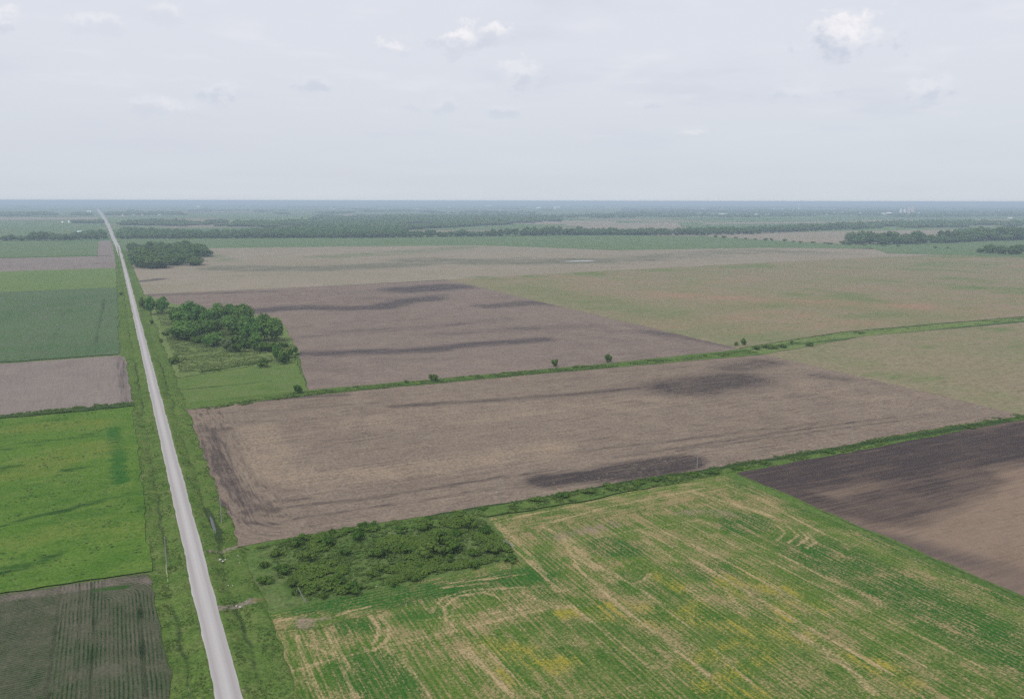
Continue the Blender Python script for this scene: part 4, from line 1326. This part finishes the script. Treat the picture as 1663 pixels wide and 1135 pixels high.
wood('left_far_wood', [[(0, 352), (95, 350), (75, 346.5), (0, 347)], [(115, 350), (148, 350.5), (148, 347.5), (125, 347)], [(174, 350), (300, 349), (290, 346), (176, 346.5)],
                       [(120, 363.2), (166, 363), (166, 361.5), (120, 361.8)], [(120, 386.5), (172, 386), (170, 382), (128, 381)],
                       [(55, 389), (90, 389), (85, 384), (55, 384)]], 30, 17, 'tree clumps near the left horizon', seed=11)
# belts and town trees near the horizon
r_ = np.random.default_rng(21)
P = []
for _ in range(150):
    px_, py_ = r_.uniform(-60, 1720), 331.6 + 26 * r_.random() ** 1.2
    if px_ > 1000:
        py_ = 331.6 + 22 * r_.random() ** 1.1
    if (px_ < 250 and py_ > 345) or 40 < px_ < 185:
        continue
    x0, y0 = G(px_, py_)
    if x0 < -9000:
        continue
    L_ = r_.uniform(150, 1100)
    wdt = r_.uniform(30, 160) if px_ > 950 else r_.uniform(20, 70)
    ns = r_.random() < .35
    for _k in range(int(L_ / 22 * (1 + wdt / 70))):
        a, c_ = r_.uniform(0, L_), r_.uniform(0, wdt)
        P.append((x0 + (c_ if ns else a), y0 + (a if ns else c_), .1))
for _ in range(9000):
    px_, py_ = r_.uniform(1010, 1720), r_.uniform(332.5, 352)
    x0, y0 = G(px_, py_)
    if vnoise(x0, y0, 500, 5) > .56:
        P.append((x0, y0, .1))
P = np.array(P)
print('belts', len(P))
parts = []
for j, (v, f, t) in enumerate(tiny):
    p = P[j::3]
    s_ = r_.uniform(20, 38, (len(p), 1))
    parts.append(replicate(v, f, t, p, np.concatenate([s_, s_, r_.uniform(11, 20, (len(p), 1))], 1), 31 + j))
V, F, T = merge(parts)
link('horizon_tree_belts', make_mesh('horizon_tree_belts', V, F, {'tone': T}), M['leaf_far'], kind='stuff', label='hazy shelter belts and town trees towards the horizon')

# ------------------------------------------------------------------ scrub thicket, weeds and tufts
SP = [(42, 217), (60, 216.3), (107, 217.5), (110, 249), (98, 253), (60, 260), (40, 259), (36, 240)]
n_s = 0
cand = []
for (px_, py_, tp, wd) in [(545, 952, 926, 34), (575, 965, 944, 36), (672, 946, 932, 26), (505, 965, 948, 26), (700, 905, 875, 50), (735, 900, 874, 40), (720, 885, 862, 44), (660, 900, 882, 36),
                           (610, 905, 888, 34), (500, 915, 892, 40), (460, 935, 912, 32), (430, 950, 934, 26), (480, 890, 872, 34), (530, 888, 866, 36), (580, 880, 858, 36), (620, 905, 884, 34),
                           (650, 870, 850, 38), (760, 860, 840, 34), (800, 900, 882, 34), (830, 915, 900, 28), (790, 870, 852, 28), (605, 940, 925, 24), (640, 955, 940, 24), (620, 930, 918, 24),
                           (450, 905, 890, 26), (560, 905, 890, 28), (770, 905, 888, 30), (690, 860, 842, 34), (730, 915, 897, 30), (475, 955, 938, 28), (540, 872, 856, 22), (590, 862, 848, 22),
                           (430, 925, 910, 20), (770, 925, 908, 26), (680, 925, 912, 22), (820, 890, 878, 22), (525, 975, 960, 20), (480, 970, 955, 20), (740, 875, 855, 30), (495, 880, 866, 22)]:
    x, y = G(px_, py_)
    cand.append((x, y))
    d = depth(x, y)
    special = {(545, 952): 'big dark round bush at the front edge of the scrub thicket', (575, 965): 'dark bush just right of the big round one at the scrub front',
               (672, 946): 'small dark round bush near the middle of the scrub front', (700, 905): 'largest leafy bush in the right half of the scrub thicket'}
    lb = special.get((px_, py_))
    shrub(x, y, (py_ - tp) * d / FOC * random.uniform(.55, .95), wd * d / FOC * random.uniform(.6, 1.1), n_s % 6, lb or 'leafy green bush growing in the scrub thicket', None if lb else 'bushes of the scrub thicket', z=.7)
    n_s += 1
# bushes along the southern boundary bank
ORD = 'first second third fourth fifth sixth seventh eighth ninth tenth eleventh twelfth thirteenth fourteenth fifteenth sixteenth seventeenth eighteenth nineteenth twentieth'.split()
BND = sorted([(560, 862, 850, 22), (600, 855, 842, 20), (640, 848, 838, 18), (690, 842, 832, 18), (740, 834, 822, 20), (780, 826, 814, 22), (870, 812, 801, 24), (910, 806, 794, 26),
                         (950, 800, 789, 22), (985, 792, 783, 20), (1030, 786, 777, 24), (1060, 780, 771, 20), (1085, 778, 768, 22), (1120, 772, 763, 22), (1150, 768, 759, 20), (1190, 762, 755, 16),
                         (1235, 752, 745, 16), (1290, 744, 738, 14), (1340, 735, 729, 16), (1420, 722, 717, 12), (1500, 708, 703, 12), (1570, 696, 690, 12), (1630, 681, 677, 14), (520, 868, 856, 20)])
for ib, (px_, py_, tp, wd) in enumerate(BND):
    side = ('%s boundary bush from the left, on the scrub side' % ORD[ib]) if px_ < 800 else ('%s boundary bush right of the scrub thicket' % ORD[ib - sum(q[0] < 800 for q in BND)])
    x, y = G(px_, py_)
    d = depth(x, y)
    shrub(x, y - 2.2, (py_ - tp) * d / FOC * random.uniform(.35, .75), wd * d / FOC * random.uniform(.7, 1.5), n_s % 6, side, 'bushes along the southern boundary')
    n_s += 1

r_ = np.random.default_rng(3)
def tuft(seed, blades=9):
    """one clump of weeds, about a unit high"""
    r = np.random.default_rng(seed)
    V, F, T = [], [], []
    for k_ in range(blades):
        a, l = r.uniform(0, 6.28), r.uniform(.4, 1)
        d = np.array([math.cos(a), math.sin(a), 0])
        s_ = np.array([-d[1], d[0], 0])
        b0 = d * r.uniform(0, .25)
        m_ = b0 + d * .35 * l + np.array([0, 0, .75 * l])
        e = b0 + d * .75 * l + np.array([0, 0, .6 * l])
        o_ = len(V)
        wdt = r.uniform(.14, .26)
        V += [b0 - s_ * wdt * .5, b0 + s_ * wdt * .5, m_ + s_ * wdt, m_ - s_ * wdt, e]
        F += [[o_, o_ + 1, o_ + 2], [o_, o_ + 2, o_ + 3], [o_ + 3, o_ + 2, o_ + 4]]
        T += [r.uniform(.15, .9)] * 5
    return np.array(V), np.array(F), np.array(T)
tufts = [tuft(s_) for s_ in (1, 2, 3)]
def tuft_field(name, P, hmin, hmax, mat, label, wide=1.2, tone=.35):
    P = np.asarray(P, float)
    parts = []
    for j, (v, f, t) in enumerate(tufts):
        p = P[j::3]
        h_ = r_.uniform(hmin, hmax, (len(p), 1)) * (.55 + .9 * vnoise(p[:, 0], p[:, 1], 7, 45))[:, None]
        parts.append(replicate(v, f, t, p, np.concatenate([h_ * wide, h_ * wide, h_], 1), 40 + j, tone))
    V, F, T = merge(parts)
    link(name, make_mesh(name, V, F, {'tone': T}), mat, kind='stuff', label=label)
def vz_at(x, y):
    return vz(x) + .10 * vnoise(x, y, 1.3, 21) + .12 * vnoise(x, y, 5, 22) + .33
def scatter(n, x0, x1, y0, y1, zf, dens=None):
    x, y = r_.uniform(x0, x1, n), y0 + (y1 - y0) * r_.random(n)
    if dens is not None:
        k_ = r_.random(n) < dens(x, y)
        x, y = x[k_], y[k_]
    return np.c_[x, y, zf(x, y)]
flat_z = lambda z: (lambda x, y: 0 * x + z)
near = lambda x, y: np.clip(1.25 - (y - 150) / 450, .25, 1) * (vnoise(x, y, 3.5, 71) > .42)
tuft_field('verge_weeds', np.r_[scatter(9000, 3.5, 12.1, 150, 640, vz_at, near), scatter(12000, 19.7, 32, 150, 640, vz_at, near)], .14, .36, M['weed'],
           'tufts of weeds on both ditch banks')
Q = np.array(SP)
xy = []
while len(xy) < 4000:
    x, y = r_.uniform(31, 111), r_.uniform(214, 261)
    if inpoly(x, y, SP) and vnoise(x, y, 9, 91) + .5 * vnoise(x, y, 3, 92) > .84:
        xy.append((x, y, .62))
tuft_field('scrub_undergrowth', xy, .4, 1.7, M['shrub'], 'tangled undergrowth between the bushes of the scrub thicket', 1.3)
xy = []
while len(xy) < 2600:
    x, y = r_.uniform(31, 111), r_.uniform(214, 261)
    if inpoly(x, y, SP):
        xy.append((x, y, .62))
tuft_field('scrub_grass', xy, .3, .8, M['weed'], 'paler grass in the openings of the scrub thicket', 1.5)
tuft_field('boundary_weeds', scatter(5200, 33, 424, 252, 262.5, lambda x, y: .6 + 0 * x, lambda x, y: (vnoise(x, y, 5, 93) > .4) & (y < 261.5 - 1.0 * (x < 110)) & (y > np.interp(x, [33, 108, 112, 424], [259, 253, 251.5, 253]))), .30, .75, M['weed'],
           'weeds along the southern boundary bank', 1.3)
tuft_field('ditch_weeds', np.r_[scatter(5000, 36, 424, 455, 476, lambda x, y: .6 + 0 * x, lambda x, y: (abs(y - np.interp(x, [33, 90, 200, 300, 424], [455, 469, 467.5, 463, 462])) < 5.5) & (vnoise(x, y, 6, 95) > .35)),
                               scatter(2600, 424, 1000, 468, 500, lambda x, y: .55 + 0 * x, lambda x, y: (abs(y - np.interp(x, [424, 560, 777, 1500], [464, 490, 484, 465])) < 6) & (vnoise(x, y, 9, 95) > .4)),
                               scatter(1500, -300, 3, 481, 490, flat_z(.65))], .5, 1.2, M['weed'], 'tall weeds along the drainage ditches', 1.6)
mp = [(34, 560), (60, 566), (100, 582), (118, 612), (122, 640), (115, 700), (60, 900), (35, 960)]
xy = []
while len(xy) < 7500:
    x, y = r_.uniform(33, 125), r_.uniform(552, 960)
    if inpoly(x, y, mp) and vnoise(x, y, 8, 97) > .25:
        xy.append((x, y, .6))
tuft_field('marsh_grass', xy, .7, 1.7, M['marshweed'], 'tall yellow-green marsh plants around the grove', 1.5)
tuft_field('reed_band', np.r_[scatter(900, 0, 1, 0, 1, lambda x, y: .6 + 0 * x)] * [78, 2.6, 1] + [36, 0, 0] + np.c_[np.zeros(900), np.zeros(900), np.zeros(900)] if False else
           np.array([(x, 553 + (x - 34) * .42 + r_.normal() * 1.2, .6) for x in r_.uniform(45, 112, 900)]), .9, 1.7, M['weed'], 'dark band of reeds along the marsh edge', 1.0, .2)
tuft_field('pasture_tufts', np.r_[scatter(5200, -150, 2, 258, 480, flat_z(.72), lambda x, y: (vnoise(x, y, 6, 99) > .55) * np.clip(1.3 - (y - 255) / 250, .2, 1))], .12, .40, M['weed'],
           'low clumps of grass scattered over the pasture', 1.8)

# ------------------------------------------------------------------ poles, posts, stones
wd_m, b, bs = new_mat('weathered_wood', .85, .1)
b.put(bs.inputs['Base Color'], b.mix(b.noise(.2, .2, 2), (.22, .20, .18), (.33, .31, .29)))
ins_m, b, bs = new_mat('grey_ceramic', .3, .5)
b.put(bs.inputs['Base Color'], (.5, .5, .52))
def cyl(r0, r1, h, n=8, z0=0.0):
    a = np.arange(n) * 2 * math.pi / n
    V = np.r_[np.c_[np.cos(a) * r0, np.sin(a) * r0, np.full(n, z0)], np.c_[np.cos(a) * r1, np.sin(a) * r1, np.full(n, z0 + h)], [[0, 0, z0 + h]]]
    F = []
    for j in range(n):
        k_ = (j + 1) % n
        F += [[j, k_, n + k_], [j, n + k_, n + j], [n + j, n + k_, 2 * n]]
    return V, np.array(F)
def box(sx, sy, sz, z0=0.0):
    V = np.array([(x * sx / 2, y * sy / 2, z0 + (z + 1) * sz / 2) for x in (-1, 1) for y in (-1, 1) for z in (-1, 1)])
    F = np.array([(0, 1, 3, 2), (4, 6, 7, 5), (0, 4, 5, 1), (2, 3, 7, 6), (0, 2, 6, 4), (1, 5, 7, 3)])
    return V, F
shaft_me = make_mesh('shaft', *cyl(.19, .12, 1.0))
arm_me = make_mesh('crossarm', *box(.14, 2.2, .16))
ins_me = make_mesh('insulator', *cyl(.07, .04, .22, 6))
for m_, mt in ((shaft_me, wd_m), (arm_me, wd_m), (ins_me, ins_m)):
    m_.materials.append(mt)
def pole(x, y, h, label, arm_rot=0.0, arm=True, z=.5):
    root = bpy.data.objects.new('utility_pole', None)
    col.objects.link(root)
    root.location = (x, y, z)
    root['label'], root['category'], root['group'] = label, 'utility pole', 'wooden utility poles'
    link('shaft', shaft_me, parent=root, scale=(1, 1, h))
    if arm:
        link('crossarm', arm_me, parent=root, loc=(.2, 0, h - .75), rot=(0, 0, arm_rot))
        for dx in (-.95, 0, .95):
            v = Matrix.Rotation(arm_rot, 3, 'Z') @ Vector((0, dx, 0))
            if dx:
                link('insulator', ins_me, parent=root, loc=(.2 + v.x, v.y, h - .59))
    link('insulator', ins_me, parent=root, loc=(0, 0, h))
pole(122.9, 262.6, 9.0, 'thin utility pole west of the black wet patch')
pole(213.5, 261.9, 9.0, 'utility pole at the boundary where hay field and dark field meet')
pole(301.2, 261.0, 9.0, 'utility pole halfway along the dark bare field')
pole(388.8, 259.8, 9.0, 'utility pole nearest the eastern corner of the parcel')
pole(27.0, 287.0, 9.3, 'lone utility pole beside the roadside puddle', arm=False)
pole(7.6, 257.0, 9.8, 'utility pole left of the gravel road by the row crop', 0, False)
# leaning post and small posts
def post(x, y, h, lean, az, label, name='wooden_post', r0=.11, mat=None):
    me = make_mesh(name, *cyl(r0, r0 * .8, h, 7))
    me.materials.append(mat or wd_m)
    link(name, me, loc=(x, y, .5), rot=(0, lean, az), label=label, cat='post')
post(*G(497, 981), 5.0, R(24), R(155), 'grey post leaning over the lower edge of the scrub', r0=.14)
post(*G(482, 972), 2.2, R(4), 0, 'short yellowish stake left of the leaning post', r0=.08)
post(*G(548, 958), 1.5, 0, 0, 'short stump post among the front scrub')
wm, b, bs = new_mat('white_paint', .6, .3)
b.put(bs.inputs['Base Color'], b.mix(b.noise(.3, None, 2), (.70, .70, .66), (.80, .80, .76)))
ym, b, bs = new_mat('yellowed_marker', .6, .3)
b.put(bs.inputs['Base Color'], (.62, .62, .34))
for j, (px_, py_) in enumerate([(270.3, 926), (271, 932), (271.8, 937), (272.6, 945)]):
    x, y = G(px_, py_ + 1)
    me = make_mesh('marker_stake', *cyl(.10, .08, 1.0 if j else 1.7, 6))
    me.materials.append(ym)
    link('marker_stake', me, loc=(x, y, .35), rot=(R(random.uniform(-8, 8)), 0, 0), label='small pale marker stake in the grass left of the road', cat='stake', group='pale marker stakes by the road')
sm, b, bs = new_mat('pale_limestone', .9, .2)
b.put(bs.inputs['Base Color'], b.mix(b.noise(.3, None, 3), (.42, .39, .35), (.60, .58, .54)))
def stone(x, y, s_, label, z=.55, group=None):
    r = np.random.default_rng(int(x * 100) % 9999)
    v = ICO_V * r.uniform(.65, 1.1, (12, 1)) * [1.2, .9, .6] * s_ * .75
    me = make_mesh('stone', v, ICO_F)
    me.materials.append(sm)
    link('stone', me, loc=(x, y, z), rot=(0, 0, r.uniform(0, 6)), label=label, cat='stone', group=group)
stone(*G(357.5, 911), .62, 'larger pale stone at the culvert right of the road')
stone(*G(362, 913.5), .55, 'whitish stone just right of the larger culvert stone')
stone(*G(366, 911), .40, 'smallest pale stone at the culvert')
stone(*G(390, 988), .50, 'pale stone beside the field entrance')
stone(*G(384, 986.5), .36, 'small stone left of the one beside the field entrance')
for px_, py_ in ((388, 906), (386, 904), (378, 953), (371, 953), (389, 916)):
    stone(*G(px_, py_), .26, 'small pale stone in the grass right of the road', group='small pale stones by the road')
stone(*G(611, 955), .45, 'single white stone below the scrub thicket')
dm, b, bs = new_mat('galvanised_sheet', .4, .5)
bs.inputs['Metallic'].default_value = .3
b.put(bs.inputs['Base Color'], (.42, .46, .50))
def debris():
    x, y = G(825, 890)
    root = bpy.data.objects.new('metal_gate', None)
    col.objects.link(root)
    root.location = (x, y, .6)
    root.rotation_euler = (0, 0, R(105))
    root['label'], root['category'] = 'small grey metal gate at the edge between scrub and hay field', 'gate'
    tube = make_mesh('rail', *cyl(.05, .05, 1, 6))
    tube.materials.append(dm)
    for k_ in range(4):
        link('rail', tube, parent=root, loc=(-2.4, 0, .3 + .35 * k_), rot=(0, R(90), 0), scale=(1, 1, 4.8))
    for xx in (-2.4, 0, 2.4):
        link('post', tube, parent=root, loc=(xx, 0, 0), scale=(1.5, 1.5, 1.5))
debris()

# ------------------------------------------------------------------ far buildings
roof_m = {}
for nm, cc in (('white', (.80, .80, .80)), ('grey', (.45, .46, .48)), ('brown', (.25, .20, .17)), ('teal', (.45, .62, .64))):
    roof_m[nm], b, bs = new_mat(nm + '_roof_metal', .5, .4)
    b.put(bs.inputs['Base Color'], cc)
wall_m = {}
for nm, cc in (('white', (.80, .80, .78)), ('tan', (.55, .47, .38)), ('grey', (.5, .5, .5))):
    wall_m[nm], b, bs = new_mat(nm + '_siding', .7, .2)
    b.put(bs.inputs['Base Color'], b.mix(b.noise(.4, 30, 1), cc, tuple(q * .92 for q in cc)))
win_m, b, bs = new_mat('dark_opening', .4, .4)
b.put(bs.inputs['Base Color'], (.05, .05, .06))
def wall_geo(L, Wd, H_, rise):
    V = [(-L/2, -Wd/2, 0), (L/2, -Wd/2, 0), (L/2, Wd/2, 0), (-L/2, Wd/2, 0), (-L/2, -Wd/2, H_), (L/2, -Wd/2, H_), (L/2, Wd/2, H_), (-L/2, Wd/2, H_), (-L/2, 0, H_ + rise), (L/2, 0, H_ + rise)]
    F = [(0, 1, 5, 4), (2, 3, 7, 6), (1, 2, 6, 5), (3, 0, 4, 7), (5, 6, 9), (7, 4, 8)]
    return V, F
def roof_geo(L, Wd, H_, rise, t=.35, e=.7):
    k_ = rise / (Wd / 2)
    V, F = [], []
    for s_ in (-1, 1):
        o_ = len(V)
        ye = s_ * (Wd / 2 + e)
        ze = H_ - e * k_
        V += [(-L/2 - e, ye, ze + .03), (L/2 + e, ye, ze + .03), (L/2 + e, 0, H_ + rise + .03), (-L/2 - e, 0, H_ + rise + .03)]
        V += [(a, b_, c_ + t) for a, b_, c_ in V[o_:o_ + 4]]
        F += [tuple(o_ + q for q in f) for f in ((0, 1, 2, 3), (4, 7, 6, 5), (0, 4, 5, 1), (0, 3, 7, 4), (1, 5, 6, 2))]
    return V, F
def building(px_, py_, wpx, hpx, label, name='barn', cat='barn', wallc='white', roofc='white', rot=0.0, group=None, aspect=.55, parts=True):
    x, y = G(px_, py_)
    d = depth(x, y)
    L, Ht = wpx * d / FOC, hpx * d / FOC
    Wd = L * aspect
    Hw, rise = Ht * .55, Ht * .45
    root = bpy.data.objects.new(name, None)
    col.objects.link(root)
    root.location = (x, y, .2)
    root.rotation_euler = (0, 0, rot - HEAD)
    root['label'], root['category'] = label, cat
    if group:
        root['group'] = group
    me = bpy.data.meshes.new('wall')
    me.from_pydata(*[wall_geo(L, Wd, Hw, rise)[0], [], wall_geo(L, Wd, Hw, rise)[1]])
    link('wall', me, wall_m[wallc], root)
    me = bpy.data.meshes.new('roof')
    v, f = roof_geo(L, Wd, Hw, rise)
    me.from_pydata(v, [], f)
    link('roof', me, roof_m[roofc], root)
    if parts:
        V, F = box(L * .22, .3, Hw * .75)
        me = make_mesh('door', V, F)
        link('door', me, win_m, root, loc=(L * .15, -Wd / 2 - .1, 0))
        for s_ in (-.3, -.12):
            V, F = box(L * .07, .25, Hw * .25)
            link('window', make_mesh('window', V, F), win_m, root, loc=(L * s_, -Wd / 2 - .08, Hw * .5))
building(115.5, 362.3, 7.5, 3.6, 'bright white barn standing alone in the left far field')
building(101.5, 362.6, 2.5, 2.2, 'tiny white shed left of the lone white barn', 'shed', 'shed', parts=False)
building(145, 346, 6.5, 3.2, 'white barn among trees close left of the far road end')
building(130, 379, 6.5, 3.6, 'barn with pale teal roof behind the left hedge', roofc='teal')
building(149, 379.5, 5, 3.0, 'left one of two white barns behind the left hedge')
building(155.5, 379.5, 6, 3.4, 'right one of two white barns behind the left hedge')
building(106.5, 332.6, 5, 1.9, 'white barn near the left horizon', parts=False)
building(875, 339, 7, 2.4, 'white shed complex in the centre far distance, leftmost')
building(904, 338, 11, 2.2, 'long low white shed in the centre far distance', parts=False)
building(793, 335.4, 10, 1.9, 'pale barn left of centre near the horizon', parts=False)
building(1443, 348.5, 8, 3.2, 'bright white shed left of the grain silos')
building(1434, 348.3, 6, 2.0, 'low white shed left of the bright shed', 'shed', 'shed', parts=False)
building(1351, 347, 9, 2.2, 'long pale shed well left of the silos', 'shed', 'shed', parts=False)
building(1397, 347.5, 10, 2.0, 'pale shed between the long shed and the silos', 'shed', 'shed', parts=False)
building(1495, 347.5, 7, 2.0, 'low pale shed right of the silos', 'shed', 'shed', parts=False)
building(1246, 351, 8, 3, 'tan house group building left of the water tower', 'house', 'house', 'tan', 'grey')
building(1172, 349.5, 10, 2.2, 'pale farm building between centre and the water tower', parts=False)
building(1050, 344.5, 7, 2, 'small pale farm building right of centre', 'shed', 'shed', 'tan', 'brown', parts=False)
building(1575, 335, 12, 2, 'long pale roof near the right horizon', 'shed', 'shed', parts=False)
building(1640, 355.2, 6, 1.6, 'pale shed in the field at the right edge', 'shed', 'shed', parts=False)
building(322, 337.2, 6, 2.2, 'white barn by the far belt left of centre', parts=False)
rr = random.Random(4)
for k_ in range(46):
    px_ = rr.uniform(1060, 1640) if k_ < 34 else rr.uniform(170, 260)
    py_ = rr.uniform(333.5, 350) if k_ < 34 else rr.uniform(346, 351.5)
    building(px_, py_, rr.uniform(2.2, 4.5), rr.uniform(1.3, 2.1), 'tiny pale house among the trees of the far town' if k_ < 34 else 'tiny pale house in the hamlet right of the far road',
             'house', 'house', rr.choice(['white', 'white', 'tan']), rr.choice(['white', 'grey', 'grey', 'brown']), rr.uniform(-.5, .5),
             'houses of the far town' if k_ < 34 else 'houses of the roadside hamlet', parts=False)
for k_ in range(16):
    building(rr.uniform(380, 1040), rr.uniform(332.5, 343), rr.uniform(2, 5), rr.uniform(1.1, 1.7), 'tiny pale farm building scattered across the far middle distance',
             'farmhouse', 'house', 'white', rr.choice(['white', 'grey']), rr.uniform(-.5, .5), 'scattered far farm buildings', parts=False)
# grain elevator: two silo pairs, a head house
conc, b, bs = new_mat('pale_concrete', .85, .2)
b.put(bs.inputs['Base Color'], b.mix(b.noise(3, 3, 2), (.58, .50, .45), (.66, .58, .53)))
conw, b, bs = new_mat('white_concrete', .85, .2)
b.put(bs.inputs['Base Color'], b.mix(b.noise(3, 3, 2), (.68, .68, .70), (.76, .76, .78)))
def elevator(px_, py_, wpx, hpx, n, label, mat, head=False):
    x, y = G(px_, py_)
    d = depth(x, y)
    s_ = d / FOC
    root = bpy.data.objects.new('grain_silo', None)
    col.objects.link(root)
    root.location = (x, y, .2)
    root.rotation_euler = (0, 0, -HEAD)
    root['label'], root['category'] = label, 'grain silo'
    r = wpx * s_ / n / 2
    me = make_mesh('bin', *cyl(r, r, hpx * s_ * .93, 20), smooth=False)
    cone = make_mesh('bin_roof', *cyl(r * 1.03, r * .2, hpx * s_ * .07, 20))
    for k_ in range(n):
        off = (k_ - (n - 1) / 2) * 2 * r
        bn = link('bin', me, mat, root, loc=(off, 0, 0))
        link('bin_roof', cone, conw, bn, loc=(0, 0, hpx * s_ * .93 + .02))
    if head:
        V, F = box(wpx * s_ * .8, r * 1.2, hpx * s_ * .18)
        link('head_house', make_mesh('head_house', V, F), mat, root, loc=(0, 0, hpx * s_ * .98))
elevator(1462.5, 348, 4.2, 8.2, 1, 'leftmost whitish silo of the far grain elevator', conw)
elevator(1469, 348, 4.4, 7.8, 1, 'second whitish silo of the far grain elevator', conw)
elevator(1475.5, 348, 5.0, 10.0, 2, 'pinkish paired silo in the middle of the grain elevator', conc, True)
elevator(1482, 347.5, 5.0, 10.6, 2, 'tallest pinkish paired silo at the right of the elevator', conc, True)
def water_tower():
    x, y = G(1297, 342)
    d = depth(x, y)
    s_ = d / FOC
    root = bpy.data.objects.new('water_tower', None)
    col.objects.link(root)
    root.location = (x, y, .2)
    root['label'], root['category'] = 'slender white water tower above the far town', 'water tower'
    link('stem', make_mesh('stem', *cyl(1.0 * s_, .35 * s_, 8 * s_, 12)), wm, root)
    ring = []
    V, F = [], []
    prof = [(.35, 7.5), (1.0, 8.2), (1.25, 9.0), (1.0, 9.8), (.5, 10.2), (0.02, 10.35)]
    for r, z in prof:
        for j in range(14):
            V.append((r * s_ * math.cos(j * math.tau / 14), r * s_ * math.sin(j * math.tau / 14), z * s_))
    for l in range(5):
        for j in range(14):
            F.append((l * 14 + j, l * 14 + (j + 1) % 14, (l + 1) * 14 + (j + 1) % 14, (l + 1) * 14 + j))
    me = bpy.data.meshes.new('tank')
    me.from_pydata(V, [], F)
    link('tank', me, wm, root)
water_tower()

# ------------------------------------------------------------------ haze
hm = bpy.data.materials.new('haze_air')
hm.use_nodes = True
nt = hm.node_tree
nt.nodes.clear()
ho = nt.nodes.new('ShaderNodeOutputMaterial')
hv = nt.nodes.new('ShaderNodeVolumePrincipled')
hv.inputs['Color'].default_value = (.70, .86, 1.0, 1)
hv.inputs['Density'].default_value = 1.4e-4
hv.inputs['Anisotropy'].default_value = 0.0
nt.links.new(hv.outputs[0], ho.inputs['Volume'])
V, F = box(128000, 128000, 115.6, -2)
link('haze', make_mesh('haze', V, F), hm, kind='stuff', label='thin pale blue summer haze')
print('tris', sum(len(o.data.polygons) for o in col.objects if o.type == 'MESH'), 'trees creek', n_cr)
